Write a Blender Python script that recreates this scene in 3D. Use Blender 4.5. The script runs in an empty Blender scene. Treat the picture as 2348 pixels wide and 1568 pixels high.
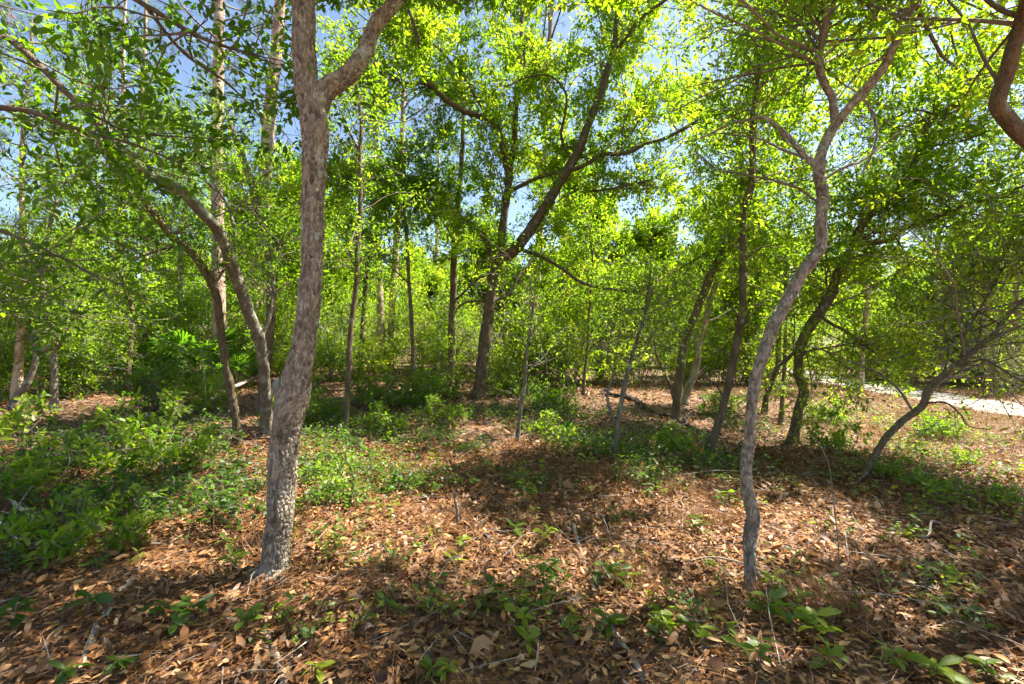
import bpy, math, numpy as np
from mathutils import Vector
sc = bpy.context.scene
rad = math.radians

# ------------------------------------------------------------------ camera, sky, sun, exposure
cam_d = bpy.data.cameras.new('camera'); cam = bpy.data.objects.new('camera', cam_d)
sc.collection.objects.link(cam); sc.camera = cam
cam_d.sensor_width = 36; cam_d.lens = 16; cam_d.clip_start = 0.05; cam_d.clip_end = 2000
CAM_H = 1.5
cam.location = (0, 0, CAM_H); cam.rotation_euler = (rad(90), 0, 0)

SUN_EL, SUN_AZ = 57, 66           # azimuth measured from the view direction towards the right
world = bpy.data.worlds.new('World'); sc.world = world; world.use_nodes = True
wn = world.node_tree.nodes; wl = world.node_tree.links
sky = wn.new('ShaderNodeTexSky'); sky.sky_type = 'NISHITA'; sky.sun_disc = False
sky.sun_elevation = rad(SUN_EL); sky.sun_rotation = rad(SUN_AZ)
wn['Background'].inputs['Strength'].default_value = 0.062
wl.new(sky.outputs[0], wn['Background'].inputs['Color'])
to_sun = Vector((math.sin(rad(SUN_AZ)) * math.cos(rad(SUN_EL)), math.cos(rad(SUN_AZ)) * math.cos(rad(SUN_EL)), math.sin(rad(SUN_EL))))
sun_d = bpy.data.lights.new('sun', 'SUN'); sun_d.energy = 5.0; sun_d.angle = rad(0.53); sun_d.color = (1.0, 0.93, 0.82)
sun = bpy.data.objects.new('sun', sun_d); sc.collection.objects.link(sun)
sun.rotation_euler = (-to_sun).to_track_quat('-Z', 'Y').to_euler(); sun.location = to_sun * 60
vs = sc.view_settings
vs.view_transform = 'Standard'; vs.look = 'None'; vs.exposure = 2.1; vs.gamma = 1.0; vs.use_curve_mapping = False
cy = sc.cycles
cy.max_bounces = 5; cy.diffuse_bounces = 3; cy.glossy_bounces = 1; cy.transmission_bounces = 4; cy.transparent_max_bounces = 4
cy.use_denoising = True; cy.caustics_reflective = False; cy.caustics_refractive = False
cy.use_adaptive_sampling = True; cy.adaptive_threshold = 0.035

# ------------------------------------------------------------------ numeric helpers
F, CX, CY = 1043.0, 1173.5, 784.0        # focal length and centre of the 2347-pixel-wide view
def nrm(a):
    return a / np.maximum(np.linalg.norm(a, axis=-1, keepdims=True), 1e-9)
def sstep(a, b, x):
    t = np.clip((x - a) / (b - a), 0, 1); return t * t * (3 - 2 * t)
def hgt(x, y):
    x = np.asarray(x, float); y = np.asarray(y, float)
    w = 1 - sstep(4.0, 9.0, x)
    rise = 0.55 * sstep(5, 19, y) * (1 - sstep(-4, 7, x))
    n = .030 * np.sin(1.7 * x + .6) * np.sin(1.3 * y + .4) + .018 * np.sin(4.1 * x + 2 * y) + .012 * np.sin(3.3 * y - 5.2 * x + 1) + .05 * np.sin(.55 * x + .3 * y)
    return rise + n * w
def unp(px, py, d):
    return np.array([(px - CX) / F * d, d, CAM_H - (py - CY) / F * d])
def ground_at(px, py):
    lo, hi = .5, 90.
    for _ in range(50):
        m = (lo + hi) / 2; p = unp(px, py, m)
        if p[2] > hgt(p[0], p[1]): lo = m
        else: hi = m
    p = unp(px, py, lo); p[2] = hgt(p[0], p[1]); return p
def rs(seed): return np.random.default_rng(seed)

# ------------------------------------------------------------------ mesh helpers
def make_mesh(name, V, T=None, Q=None, mat=None, tint=None, smooth=False):
    me = bpy.data.meshes.new(name)
    V = np.asarray(V, np.float32); nt = 0 if T is None else len(T); nq = 0 if Q is None else len(Q)
    me.vertices.add(len(V)); me.vertices.foreach_set('co', V.ravel())
    idx = []; st = []; o = 0
    if nt: idx.append(np.asarray(T, np.int32).ravel()); st.append(np.arange(nt) * 3); o = nt * 3
    if nq: idx.append(np.asarray(Q, np.int32).ravel()); st.append(o + np.arange(nq) * 4)
    idx = np.concatenate(idx); st = np.concatenate(st).astype(np.int32)
    me.loops.add(len(idx)); me.loops.foreach_set('vertex_index', idx)
    me.polygons.add(len(st)); me.polygons.foreach_set('loop_start', st)
    me.update(calc_edges=True)
    if smooth: me.polygons.foreach_set('use_smooth', np.ones(len(st), bool))
    if tint is not None:
        a = me.attributes.new('tint', 'FLOAT', 'POINT'); a.data.foreach_set('value', np.asarray(tint, np.float32))
    if mat: me.materials.append(mat)
    return me
def link(name, me, parent=None, loc=None):
    o = bpy.data.objects.new(name, me); sc.collection.objects.link(o)
    if parent is not None: o.parent = parent
    if loc is not None: o.location = loc
    return o
def thing(name, label, cat, loc=(0, 0, 0), group=None):
    o = bpy.data.objects.new(name, None); o.empty_display_size = .1; sc.collection.objects.link(o); o.location = loc
    o['label'] = label; o['category'] = cat
    if group: o['group'] = group
    return o
def tag(o, label, cat=None, group=None, kind=None):
    o['label'] = label
    if cat: o['category'] = cat
    if group: o['group'] = group
    if kind: o['kind'] = kind
    return o

def spline(P, n):
    """Catmull-Rom through rows of P (any width), about n samples per segment."""
    P = np.asarray(P, float)
    if len(P) == 2: 
        t = np.linspace(0, 1, n + 1)[:, None]; return P[0] * (1 - t) + P[1] * t
    E = np.vstack([2 * P[0] - P[1], P, 2 * P[-1] - P[-2]]); out = []
    t = np.linspace(0, 1, n, endpoint=False)[:, None]
    for i in range(len(P) - 1):
        a, b, c, d = E[i:i + 4]
        out.append(.5 * (2 * b + (c - a) * t + (2 * a - 5 * b + 4 * c - d) * t ** 2 + (3 * b - a - 3 * c + d) * t ** 3))
    out.append(P[-1:]); return np.vstack(out)
def even(C, step):
    s = np.r_[0, np.cumsum(np.linalg.norm(np.diff(C[:, :3], axis=0), axis=1))]
    n = max(int(s[-1] / step), 2); q = np.linspace(0, s[-1], n + 1)
    return np.stack([np.interp(q, s, C[:, k]) for k in range(C.shape[1])], 1), q
def voronoi(u, v, nu, seed):
    """F1, F2-F1 and a random value of the nearest cell; periodic in u with nu cells."""
    r = rs(seed); nv = 4096
    tab = r.random((nu, nv, 3)) if nu * nv < 600000 else r.random((nu, 1024, 3)); nv = tab.shape[1]
    iu = np.floor(u).astype(int); iv = np.floor(v).astype(int)
    f1 = np.full(u.shape, 9.); f2 = np.full(u.shape, 9.); val = np.zeros(u.shape)
    for du in (-1, 0, 1):
        for dv in (-1, 0, 1):
            a, b = iu + du, iv + dv; c = tab[a % nu, b % nv]
            d = np.hypot(a + .1 + .8 * c[..., 0] - u, b + .1 + .8 * c[..., 1] - v)
            new = d < f1
            f2 = np.where(new, f1, np.minimum(f2, d)); val = np.where(new, c[..., 2], val); f1 = np.where(new, d, f1)
    return f1, f2 - f1, val
def tube(C, sides, step, seed=0, plate=None, wob=.06, cap=True):
    """C rows: x y z r. plate=(cell_w, cell_h, depth) raises bark plates. Returns V, Q, T, tint."""
    C, s = even(np.asarray(C, float), step); P, R = C[:, :3], C[:, 3]; k = len(P)
    T = nrm(np.gradient(P, axis=0)); ref = np.array([1., .13, .07]); 
    if abs(T[0] @ nrm(ref)) > .9: ref = np.array([.1, 1., .2])
    U = np.zeros_like(P); u = nrm(np.cross(T[0], ref))
    for i in range(k):
        u = u - T[i] * (u @ T[i]); u /= max(np.linalg.norm(u), 1e-9); U[i] = u
    W = np.cross(T, U); th = np.linspace(0, 2 * math.pi, sides, endpoint=False); r = rs(seed)
    a, b, c, e = r.uniform(0, 6.28, 4)
    S, TH = np.meshgrid(s, th, indexing='ij'); Rm = max(R.mean(), .004)
    lump = wob * (np.sin(2 * TH + S / Rm * .35 + a) * np.sin(S / Rm * .5 + b) + .6 * np.sin(3 * TH - S / Rm * .8 + c) + .5 * np.sin(S / Rm * 1.7 + e + TH))
    rr = R[:, None] * (1 + lump); tint = np.repeat(r.random() * .3 + .35 + .3 * np.sin(S / Rm * .6 + TH + a), 1)
    if plate:
        cw, ch, dep = plate; nu = max(int(2 * math.pi * Rm / cw), 5)
        wv = .35 * np.sin(S / ch * .9 + 3 * TH) + .25 * np.sin(S / ch * .33 + 5 * TH + 1)
        f1, g, val = voronoi(TH / (2 * math.pi) * nu + .35 * np.sin(S / ch * .45), S / ch + wv, nu, seed + 1)
        rr = rr + dep * (1.1 * sstep(0, .28, g) - .9 + .55 * (val - .5) - .35 * f1) * np.minimum(1, R[:, None] / .03)
        tint = val.ravel()
    V = P[:, None] + (np.cos(TH)[..., None] * U[:, None] + np.sin(TH)[..., None] * W[:, None]) * rr[..., None]
    V = V.reshape(-1, 3); i = np.arange(k - 1)[:, None] * sides; j = np.arange(sides)[None]; j2 = (j + 1) % sides
    Q = np.stack([i + j, i + j2, i + sides + j2, i + sides + j], -1).reshape(-1, 4)
    T3 = np.zeros((0, 3), int)
    if cap:
        n = len(V); V = np.vstack([V, P[-1] + T[-1] * R[-1] * .5]); tint = np.r_[tint, tint[-1]]; b0 = (k - 1) * sides
        jj = np.arange(sides); T3 = np.stack([b0 + jj, b0 + (jj + 1) % sides, np.full(sides, n)], 1)
    return V, Q, T3, tint
def tubes(P, R, sides):
    """many small tubes at once: P (n,k,3), R (n,k)."""
    n, k, _ = P.shape; T = nrm(np.gradient(P, axis=1)); m = nrm(P[:, -1] - P[:, 0])
    ref = np.where(np.abs(m[:, 2:3]) > .8, np.array([[1., 0, 0]]), np.array([[0, 0, 1.]]))[:, None]
    U = nrm(np.cross(T, np.broadcast_to(ref, T.shape))); W = np.cross(T, U); th = np.arange(sides) / sides * 2 * math.pi
    V = P[:, :, None] + (np.cos(th)[None, None, :, None] * U[:, :, None] + np.sin(th)[None, None, :, None] * W[:, :, None]) * R[:, :, None, None]
    b = np.arange(n)[:, None, None] * k * sides + np.arange(k - 1)[None, :, None] * sides; j = np.arange(sides)[None, None]; j2 = (j + 1) % sides
    Q = np.stack([b + j, b + j2, b + sides + j2, b + sides + j], -1).reshape(-1, 4)
    return V.reshape(-1, 3), Q
def cat(parts):
    """join (V,Q,T,tint) tuples."""
    Vs, Qs, Ts, ts = [], [], [], []; o = 0
    for V, Q, T, t in parts:
        Vs.append(V); ts.append(t)
        if Q is not None and len(Q): Qs.append(Q + o)
        if T is not None and len(T): Ts.append(T + o)
        o += len(V)
    return np.vstack(Vs), (np.vstack(Qs) if Qs else None), (np.vstack(Ts) if Ts else None), np.concatenate(ts)

# leaf shapes: (u along, v across, w up) and triangles
LEAF = {
 'far': (np.array([[0, 0, 0], [.55, .5, .05], [1, 0, -.04], [.55, -.5, .05]]), np.array([[0, 1, 2], [0, 2, 3]])),
 'near': (np.array([[0, 0, 0], [.34, .40, .05], [.34, -.40, .05], [.72, .46, .03], [.72, -.46, .03], [1, 0, -.10], [.34, 0, 0], [.72, 0, -.03]]),
          np.array([[0, 6, 1], [0, 2, 6], [6, 7, 3], [6, 3, 1], [6, 2, 4], [6, 4, 7], [7, 5, 3], [7, 4, 5]])),
 'dry': (np.array([[0, 0, 0], [.28, .42, .10], [.28, -.42, .12], [.68, .46, .12], [.68, -.46, .07], [1, 0, .12]]),
         np.array([[0, 2, 1], [1, 2, 4], [1, 4, 3], [3, 4, 5]])),
 'needle': (np.array([[0, .5, 0], [0, -.5, 0], [1, 0, 0]]), np.array([[0, 1, 2]])),
 'blade': (np.array([[0, .5, 0], [0, -.5, 0], [.5, .4, .10], [.5, -.4, .10], [1, 0, -.06]]), np.array([[0, 1, 3], [0, 3, 2], [2, 3, 4]])),
}
def leaves(P, D, N, L, Wd, kind, tint, curl=None):
    L = np.broadcast_to(L, len(P)); Wd = np.broadcast_to(Wd, len(P))
    tv, tf = LEAF[kind]; D = nrm(D); Z = nrm(N - (N * D).sum(1, keepdims=True) * D); Y = np.cross(Z, D)
    V = P[:, None] + D[:, None] * (tv[None, :, 0:1] * L[:, None, None]) + Y[:, None] * (tv[None, :, 1:2] * Wd[:, None, None]) + Z[:, None] * (tv[None, :, 2:3] * (L if curl is None else L * curl)[:, None, None])
    Tf = (np.arange(len(P))[:, None, None] * len(tv) + tf[None]).reshape(-1, 3)
    return V.reshape(-1, 3), None, Tf, np.repeat(tint, len(tv))

def grow(r, A, TN, RD, nb, bl, nt, tl, nl, ll, lw, kind='far', up=.25, fw=.35, grav=.0, tint=(.3, .9), keep=None, wts=None, tw=.0022, jit=.22, clump=.10, leaf_up=.9, bias=(0, 0, 0), twf=.8):
    """branches from anchor points, twigs on the branches, leaves on the twigs."""
    i = r.choice(len(A), nb, p=wts); kB, kT = 6, 3
    L = r.uniform(*bl, nb); d = nrm(nrm(TN[i]) * fw + r.normal(0, .6, (nb, 3)) * [1, 1, .7] + [0, 0, up] + np.array(bias))
    B = np.zeros((nb, kB, 3)); B[:, 0] = A[i]
    for q in range(1, kB):
        d = nrm(d + r.normal(0, jit, (nb, 3)) + [0, 0, grav]); B[:, q] = B[:, q - 1] + d * (L / (kB - 1))[:, None]
    r0 = np.minimum(RD[i] * .55, L * .0065 + .003); BR = r0[:, None] * np.linspace(1, .3, kB)[None] + .001
    n2 = nb * nt; bi = np.repeat(np.arange(nb), nt); t = r.uniform(.18, 1, n2) * (kB - 1); a = np.minimum(t.astype(int), kB - 2); f = (t - a)[:, None]
    p = B[bi, a] * (1 - f) + B[bi, a + 1] * f; td = nrm(nrm(B[bi, a + 1] - B[bi, a]) * .7 + r.normal(0, .55, (n2, 3)) + [0, 0, up * .4])
    TL = r.uniform(*tl, n2); TP = np.zeros((n2, kT, 3)); TP[:, 0] = p
    for q in range(1, kT):
        td = nrm(td + r.normal(0, .25, (n2, 3)) + [0, 0, grav]); TP[:, q] = TP[:, q - 1] + td * (TL / (kT - 1))[:, None]
    TR = np.full(n2, tw)[:, None] * np.linspace(1.3, .5, kT)[None]
    ti = np.repeat(np.arange(n2), nl); n3 = len(ti); t = (r.uniform(.05, 1, n3) ** .7) * (kT - 1); a = np.minimum(t.astype(int), kT - 2); f = (t - a)[:, None]
    lp = TP[ti, a] * (1 - f) + TP[ti, a + 1] * f + r.normal(0, clump, (n3, 3)) * TL[ti][:, None] * 1.2
    ld = nrm(nrm(TP[ti, a + 1] - TP[ti, a]) * .6 + r.normal(0, .6, (n3, 3))); ln = r.normal(0, .55, (n3, 3)) + [0, 0, leaf_up]
    tv = np.clip(r.uniform(*tint, n2)[ti] + r.normal(0, .08, n3), 0, 1)
    sz = ll * r.uniform(.65, 1.25, n3)
    if keep is not None:
        m = keep(lp); lp, ld, ln, tv, sz = lp[m], ld[m], ln[m], tv[m], sz[m]
        mb = keep(B.reshape(-1, 3)).reshape(nb, kB).all(1); mt = keep(TP.reshape(-1, 3)).reshape(n2, kT).all(1)
        B, BR, TP, TR = B[mb], BR[mb], TP[mt], TR[mt]
    wood = []
    if twf < 1: TP, TR = TP[:int(len(TP) * twf)], TR[:int(len(TR) * twf)]
    if len(B): V, Q = tubes(B, BR, 4); wood.append((V, Q, None, np.repeat(r.random(len(B)), kB * 4)))
    if len(TP): V, Q = tubes(TP, TR, 3); wood.append((V, Q, None, np.repeat(r.random(len(TP)), kT * 3)))
    return wood, leaves(lp, ld, ln, sz, sz * lw, kind, tv)

# ------------------------------------------------------------------ materials
def nodes(name):
    m = bpy.data.materials.new(name); m.use_nodes = True; t = m.node_tree
    for n in list(t.nodes): t.nodes.remove(n)
    out = t.nodes.new('ShaderNodeOutputMaterial')
    return m, t, out
def N(t, kind, **kw):
    n = t.nodes.new(kind)
    for k, v in kw.items():
        if k.startswith('i_'): n.inputs[k[2:].replace('_', ' ')].default_value = v
        else: setattr(n, k, v)
    return n
def ramp(t, src, stops):
    n = t.nodes.new('ShaderNodeValToRGB'); e = n.color_ramp.elements
    while len(e) < len(stops): e.new(.5)
    for x, (p, c) in zip(e, stops): x.position = p; x.color = (*c, 1)
    t.links.new(src, n.inputs[0]); return n.outputs[0]
def leaf_material(name, refl, trans, tmix=.5, gloss=.06, rough=.42):
    m, t, out = nodes(name); L = t.links
    at = N(t, 'ShaderNodeAttribute', attribute_name='tint')
    c1 = ramp(t, at.outputs['Fac'], refl); c2 = ramp(t, at.outputs['Fac'], trans)
    d = N(t, 'ShaderNodeBsdfDiffuse'); tr = N(t, 'ShaderNodeBsdfTranslucent'); g = N(t, 'ShaderNodeBsdfGlossy', i_Roughness=rough)
    g.inputs['Color'].default_value = (.9, .95, 1, 1)
    L.new(c1, d.inputs['Color']); L.new(c2, tr.inputs['Color'])
    a = N(t, 'ShaderNodeMixShader'); a.inputs[0].default_value = tmix; L.new(d.outputs[0], a.inputs[1]); L.new(tr.outputs[0], a.inputs[2])
    b = N(t, 'ShaderNodeMixShader'); b.inputs[0].default_value = gloss; L.new(a.outputs[0], b.inputs[1]); L.new(g.outputs[0], b.inputs[2])
    L.new(b.outputs[0], out.inputs[0]); return m
M_LEAF = leaf_material('oak_leaf',
    [(0, (.024, .058, .007)), (.45, (.056, .11, .008)), (.8, (.115, .17, .010)), (1, (.19, .22, .016))],
    [(0, (.09, .22, .006)), (.45, (.24, .43, .008)), (.8, (.41, .62, .012)), (1, (.62, .68, .03))], .64, .02, .5)
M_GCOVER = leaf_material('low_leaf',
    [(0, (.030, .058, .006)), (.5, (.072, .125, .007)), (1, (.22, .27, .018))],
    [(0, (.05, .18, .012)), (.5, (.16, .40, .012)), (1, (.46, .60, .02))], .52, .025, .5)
M_NEEDLE = leaf_material('pine_needle',
    [(0, (.035, .075, .03)), (1, (.09, .14, .045))], [(0, (.08, .18, .05)), (1, (.18, .28, .06))], .35, .05)
M_DRY = leaf_material('dry_leaf',
    [(0, (.055, .025, .010)), (.35, (.205, .088, .029)), (.7, (.36, .185, .068)), (1, (.53, .335, .165))],
    [(0, (.16, .06, .02)), (.5, (.42, .18, .05)), (1, (.55, .32, .12))], .15, .025, .5)
M_STRAW = leaf_material('dry_straw',
    [(0, (.22, .085, .03)), (.5, (.38, .18, .065)), (1, (.54, .42, .22))],
    [(0, (.2, .1, .04)), (1, (.5, .4, .15))], .2, .04, .5)

def bark_material(name, lo, hi, lichen, lich_amt=.5, zs=.35, scale=40, bump=.6, bdist=.012):
    m, t, out = nodes(name); L = t.links
    tc = N(t, 'ShaderNodeTexCoord'); mp = N(t, 'ShaderNodeMapping'); mp.inputs['Scale'].default_value = (1, 1, zs); L.new(tc.outputs['Object'], mp.inputs[0])
    at = N(t, 'ShaderNodeAttribute', attribute_name='tint')
    n1 = N(t, 'ShaderNodeTexNoise', i_Scale=scale * .35, i_Detail=6, i_Roughness=.65); L.new(mp.outputs[0], n1.inputs[0])
    mx = N(t, 'ShaderNodeMath', operation='MULTIPLY_ADD'); mx.inputs[1].default_value = .45; L.new(at.outputs['Fac'], mx.inputs[0])
    sc_ = N(t, 'ShaderNodeMath', operation='MULTIPLY'); sc_.inputs[1].default_value = .62; L.new(n1.outputs[0], sc_.inputs[0]); L.new(sc_.outputs[0], mx.inputs[2])
    col = ramp(t, mx.outputs[0], [(.22, lo), (.78, hi)])
    n2 = N(t, 'ShaderNodeTexNoise', i_Scale=scale * .12, i_Detail=5, i_Roughness=.7); L.new(tc.outputs['Object'], n2.inputs[0])
    th = .66 - .24 * lich_amt
    f = ramp(t, n2.outputs[0], [(th, (0, 0, 0)), (th + .09, (1, 1, 1))])
    mix = N(t, 'ShaderNodeMix', data_type='RGBA'); L.new(f, mix.inputs[0]); L.new(col, mix.inputs[6]); mix.inputs[7].default_value = (*lichen, 1)
    bs = N(t, 'ShaderNodeBsdfPrincipled', i_Roughness=.9); bs.inputs['Specular IOR Level'].default_value = .25; L.new(mix.outputs[2], bs.inputs['Base Color'])
    v = N(t, 'ShaderNodeTexVoronoi', i_Scale=scale, feature='DISTANCE_TO_EDGE'); 
    dn = N(t, 'ShaderNodeTexNoise', i_Scale=scale * .5, i_Detail=3); L.new(mp.outputs[0], dn.inputs[0])
    ad = N(t, 'ShaderNodeMixRGB', blend_type='ADD'); ad.inputs[0].default_value = .04; L.new(mp.outputs[0], ad.inputs[1]); L.new(dn.outputs['Color'], ad.inputs[2]); L.new(ad.outputs[0], v.inputs[0])
    cl = N(t, 'ShaderNodeMath', operation='MINIMUM'); cl.inputs[1].default_value = .22; L.new(v.outputs['Distance'], cl.inputs[0])
    sm = N(t, 'ShaderNodeMath', operation='MULTIPLY_ADD'); sm.inputs[1].default_value = 3.2; L.new(cl.outputs[0], sm.inputs[0]); L.new(n1.outputs[0], sm.inputs[2])
    bp = N(t, 'ShaderNodeBump', i_Strength=bump, i_Distance=bdist); L.new(sm.outputs[0], bp.inputs['Height']); L.new(bp.outputs[0], bs.inputs['Normal'])
    L.new(bs.outputs[0], out.inputs[0]); return m
M_OAK = bark_material('oak_bark', (.115, .085, .056), (.46, .385, .285), (.47, .48, .39), .40, bump=.85, bdist=.016)
M_OAKD = bark_material('dark_oak_bark', (.075, .055, .034), (.185, .14, .085), (.30, .31, .26), .25)
M_LICH = bark_material('lichen_bark', (.10, .085, .065), (.22, .185, .145), (.32, .35, .28), .6)
M_PINE = bark_material('pine_bark', (.20, .125, .09), (.62, .46, .34), (.54, .48, .42), .25, zs=.45, scale=22, bump=.7, bdist=.02)
M_TWIG = bark_material('twig_bark', (.09, .065, .05), (.26, .21, .17), (.36, .36, .32), .35, scale=60, bump=.3, bdist=.004)
M_DEAD = bark_material('dead_wood', (.17, .13, .10), (.42, .35, .28), (.5, .5, .46), .5, zs=.3, scale=50, bump=.4, bdist=.006)
M_PALE = bark_material('pale_twig', (.22, .17, .13), (.44, .37, .30), (.45, .45, .4), .3, scale=70, bump=.3, bdist=.003)
M_CHAR = bark_material('charred_bark', (.012, .011, .010), (.07, .06, .052), (.12, .12, .11), .2, scale=26, bump=.9, bdist=.03)

def ground_material():
    m, t, out = nodes('leaf_litter_soil'); L = t.links
    tc = N(t, 'ShaderNodeTexCoord')
    n1 = N(t, 'ShaderNodeTexNoise', i_Scale=.9, i_Detail=5, i_Roughness=.6); L.new(tc.outputs['Object'], n1.inputs[0])
    v = N(t, 'ShaderNodeTexVoronoi', i_Scale=22); 
    dn = N(t, 'ShaderNodeTexNoise', i_Scale=8, i_Detail=3); L.new(tc.outputs['Object'], dn.inputs[0])
    ad = N(t, 'ShaderNodeMixRGB', blend_type='ADD'); ad.inputs[0].default_value = .3; L.new(tc.outputs['Object'], ad.inputs[1]); L.new(dn.outputs['Color'], ad.inputs[2]); L.new(ad.outputs[0], v.inputs[0])
    c = ramp(t, v.outputs['Color'], [(0, (.06, .032, .02)), (.5, (.17, .09, .048)), (1, (.34, .21, .12))])
    c2 = ramp(t, n1.outputs[0], [(.35, (.07, .038, .022)), (.65, (.20, .105, .05))])
    mix = N(t, 'ShaderNodeMix', data_type='RGBA'); mix.inputs[0].default_value = .45; L.new(c, mix.inputs[6]); L.new(c2, mix.inputs[7])
    bs = N(t, 'ShaderNodeBsdfPrincipled', i_Roughness=.95); L.new(mix.outputs[2], bs.inputs['Base Color'])
    bp = N(t, 'ShaderNodeBump', i_Strength=.6, i_Distance=.03); L.new(v.outputs['Distance'], bp.inputs['Height']); L.new(bp.outputs[0], bs.inputs['Normal'])
    L.new(bs.outputs[0], out.inputs[0]); return m
def sand_material():
    m, t, out = nodes('trail_sand'); L = t.links
    tc = N(t, 'ShaderNodeTexCoord'); n1 = N(t, 'ShaderNodeTexNoise', i_Scale=1.6, i_Detail=7, i_Roughness=.65); L.new(tc.outputs['Object'], n1.inputs[0])
    c = ramp(t, n1.outputs[0], [(.3, (.15, .115, .08)), (.5, (.32, .27, .215)), (.7, (.46, .41, .34))])
    bs = N(t, 'ShaderNodeBsdfPrincipled', i_Roughness=.95); L.new(c, bs.inputs['Base Color'])
    bp = N(t, 'ShaderNodeBump', i_Strength=.5, i_Distance=.03); L.new(n1.outputs[0], bp.inputs['Height']); L.new(bp.outputs[0], bs.inputs['Normal'])
    L.new(bs.outputs[0], out.inputs[0]); return m

# ------------------------------------------------------------------ ground and trail
def build_ground():
    g = np.linspace(-1, 1, 171); ax = np.sinh(g * 6.2) / np.sinh(6.2) * 420
    X, Y = np.meshgrid(ax, ax + 4, indexing='ij'); Z = hgt(X, Y); n = len(ax)
    V = np.stack([X, Y, Z], -1).reshape(-1, 3); i = np.arange(n - 1)[:, None] * n; j = np.arange(n - 1)[None]
    Q = np.stack([i + j, i + n + j, i + n + j + 1, i + j + 1], -1).reshape(-1, 4)
    o = link('ground', make_mesh('ground', V, None, Q, ground_material(), smooth=True)); o['kind'] = 'structure'; o['label'] = 'forest floor covered with brown fallen oak leaves'
    return o
GROUND = build_ground()
TRAIL = [(8.6, -8), (9.9, 0), (10.6, 6), (11.0, 9.5), (11.7, 13), (12.6, 18), (15.0, 26), (20, 36), (28, 48)]
def build_trail():
    C = spline(np.array(TRAIL, float), 14); T = nrm(np.gradient(C, axis=0)); Nn = np.stack([T[:, 1], -T[:, 0]], 1)
    w = .88 + .12 * np.sin(np.arange(len(C)) * .9) + .08 * np.sin(np.arange(len(C)) * 2.3 + 1); row = []
    for k, f in enumerate(np.linspace(-1, 1, 9)):
        p = C + Nn * (w * f)[:, None]; z = .012 - .006 * abs(f) ** 4
        row.append(np.stack([p[:, 0], p[:, 1], hgt(p[:, 0], p[:, 1]) + z + 0 * p[:, 0]], 1))
    V = np.stack(row, 1); k = len(C); V = V.reshape(-1, 3); i = np.arange(k - 1)[:, None] * 9; j = np.arange(8)[None]
    Q = np.stack([i + j, i + j + 1, i + 9 + j + 1, i + 9 + j], -1).reshape(-1, 4)
    o = link('sandy_path', make_mesh('sandy_path', V, None, Q, sand_material(), smooth=True)); o['kind'] = 'structure'; o['label'] = 'pale sandy trail curving through the woods'
build_trail()

# ------------------------------------------------------------------ trees
def clear_view(P):
    """no leaf within arm's reach of the lens, nor hanging in front of the near trunks"""
    d = P[:, 1]; inside = (np.abs(P[:, 0]) < 1.25 * d + .2) & (np.abs(P[:, 2] - CAM_H) < .85 * d + .2)
    return ~((d > -.3) & (d < 2.3) & inside)
def path3(path, d0=None, d1=None):
    """path rows (px, py, width_px[, depth]) -> x y z r; depth from d0 to d1 along it."""
    a = [list(p) for p in path]; n = len(a)
    s = np.r_[0, np.cumsum([math.hypot(a[i + 1][0] - a[i][0], a[i + 1][1] - a[i][1]) for i in range(n - 1)])]; s = s / s[-1]
    out = []
    for i, p in enumerate(a):
        d = p[3] if len(p) > 3 else d0 + (d1 - d0) * s[i]
        out.append([*unp(p[0], p[1], d), p[2] * d / F / 2])
    return np.array(out)
def nearest_depth(C, px, py):
    pr = np.stack([C[:, 0] / C[:, 1] * F + CX, CY - (C[:, 2] - CAM_H) / C[:, 1] * F], 1)
    return C[np.argmin(np.hypot(pr[:, 0] - px, pr[:, 1] - py)), 1]
ALL = {}
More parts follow.
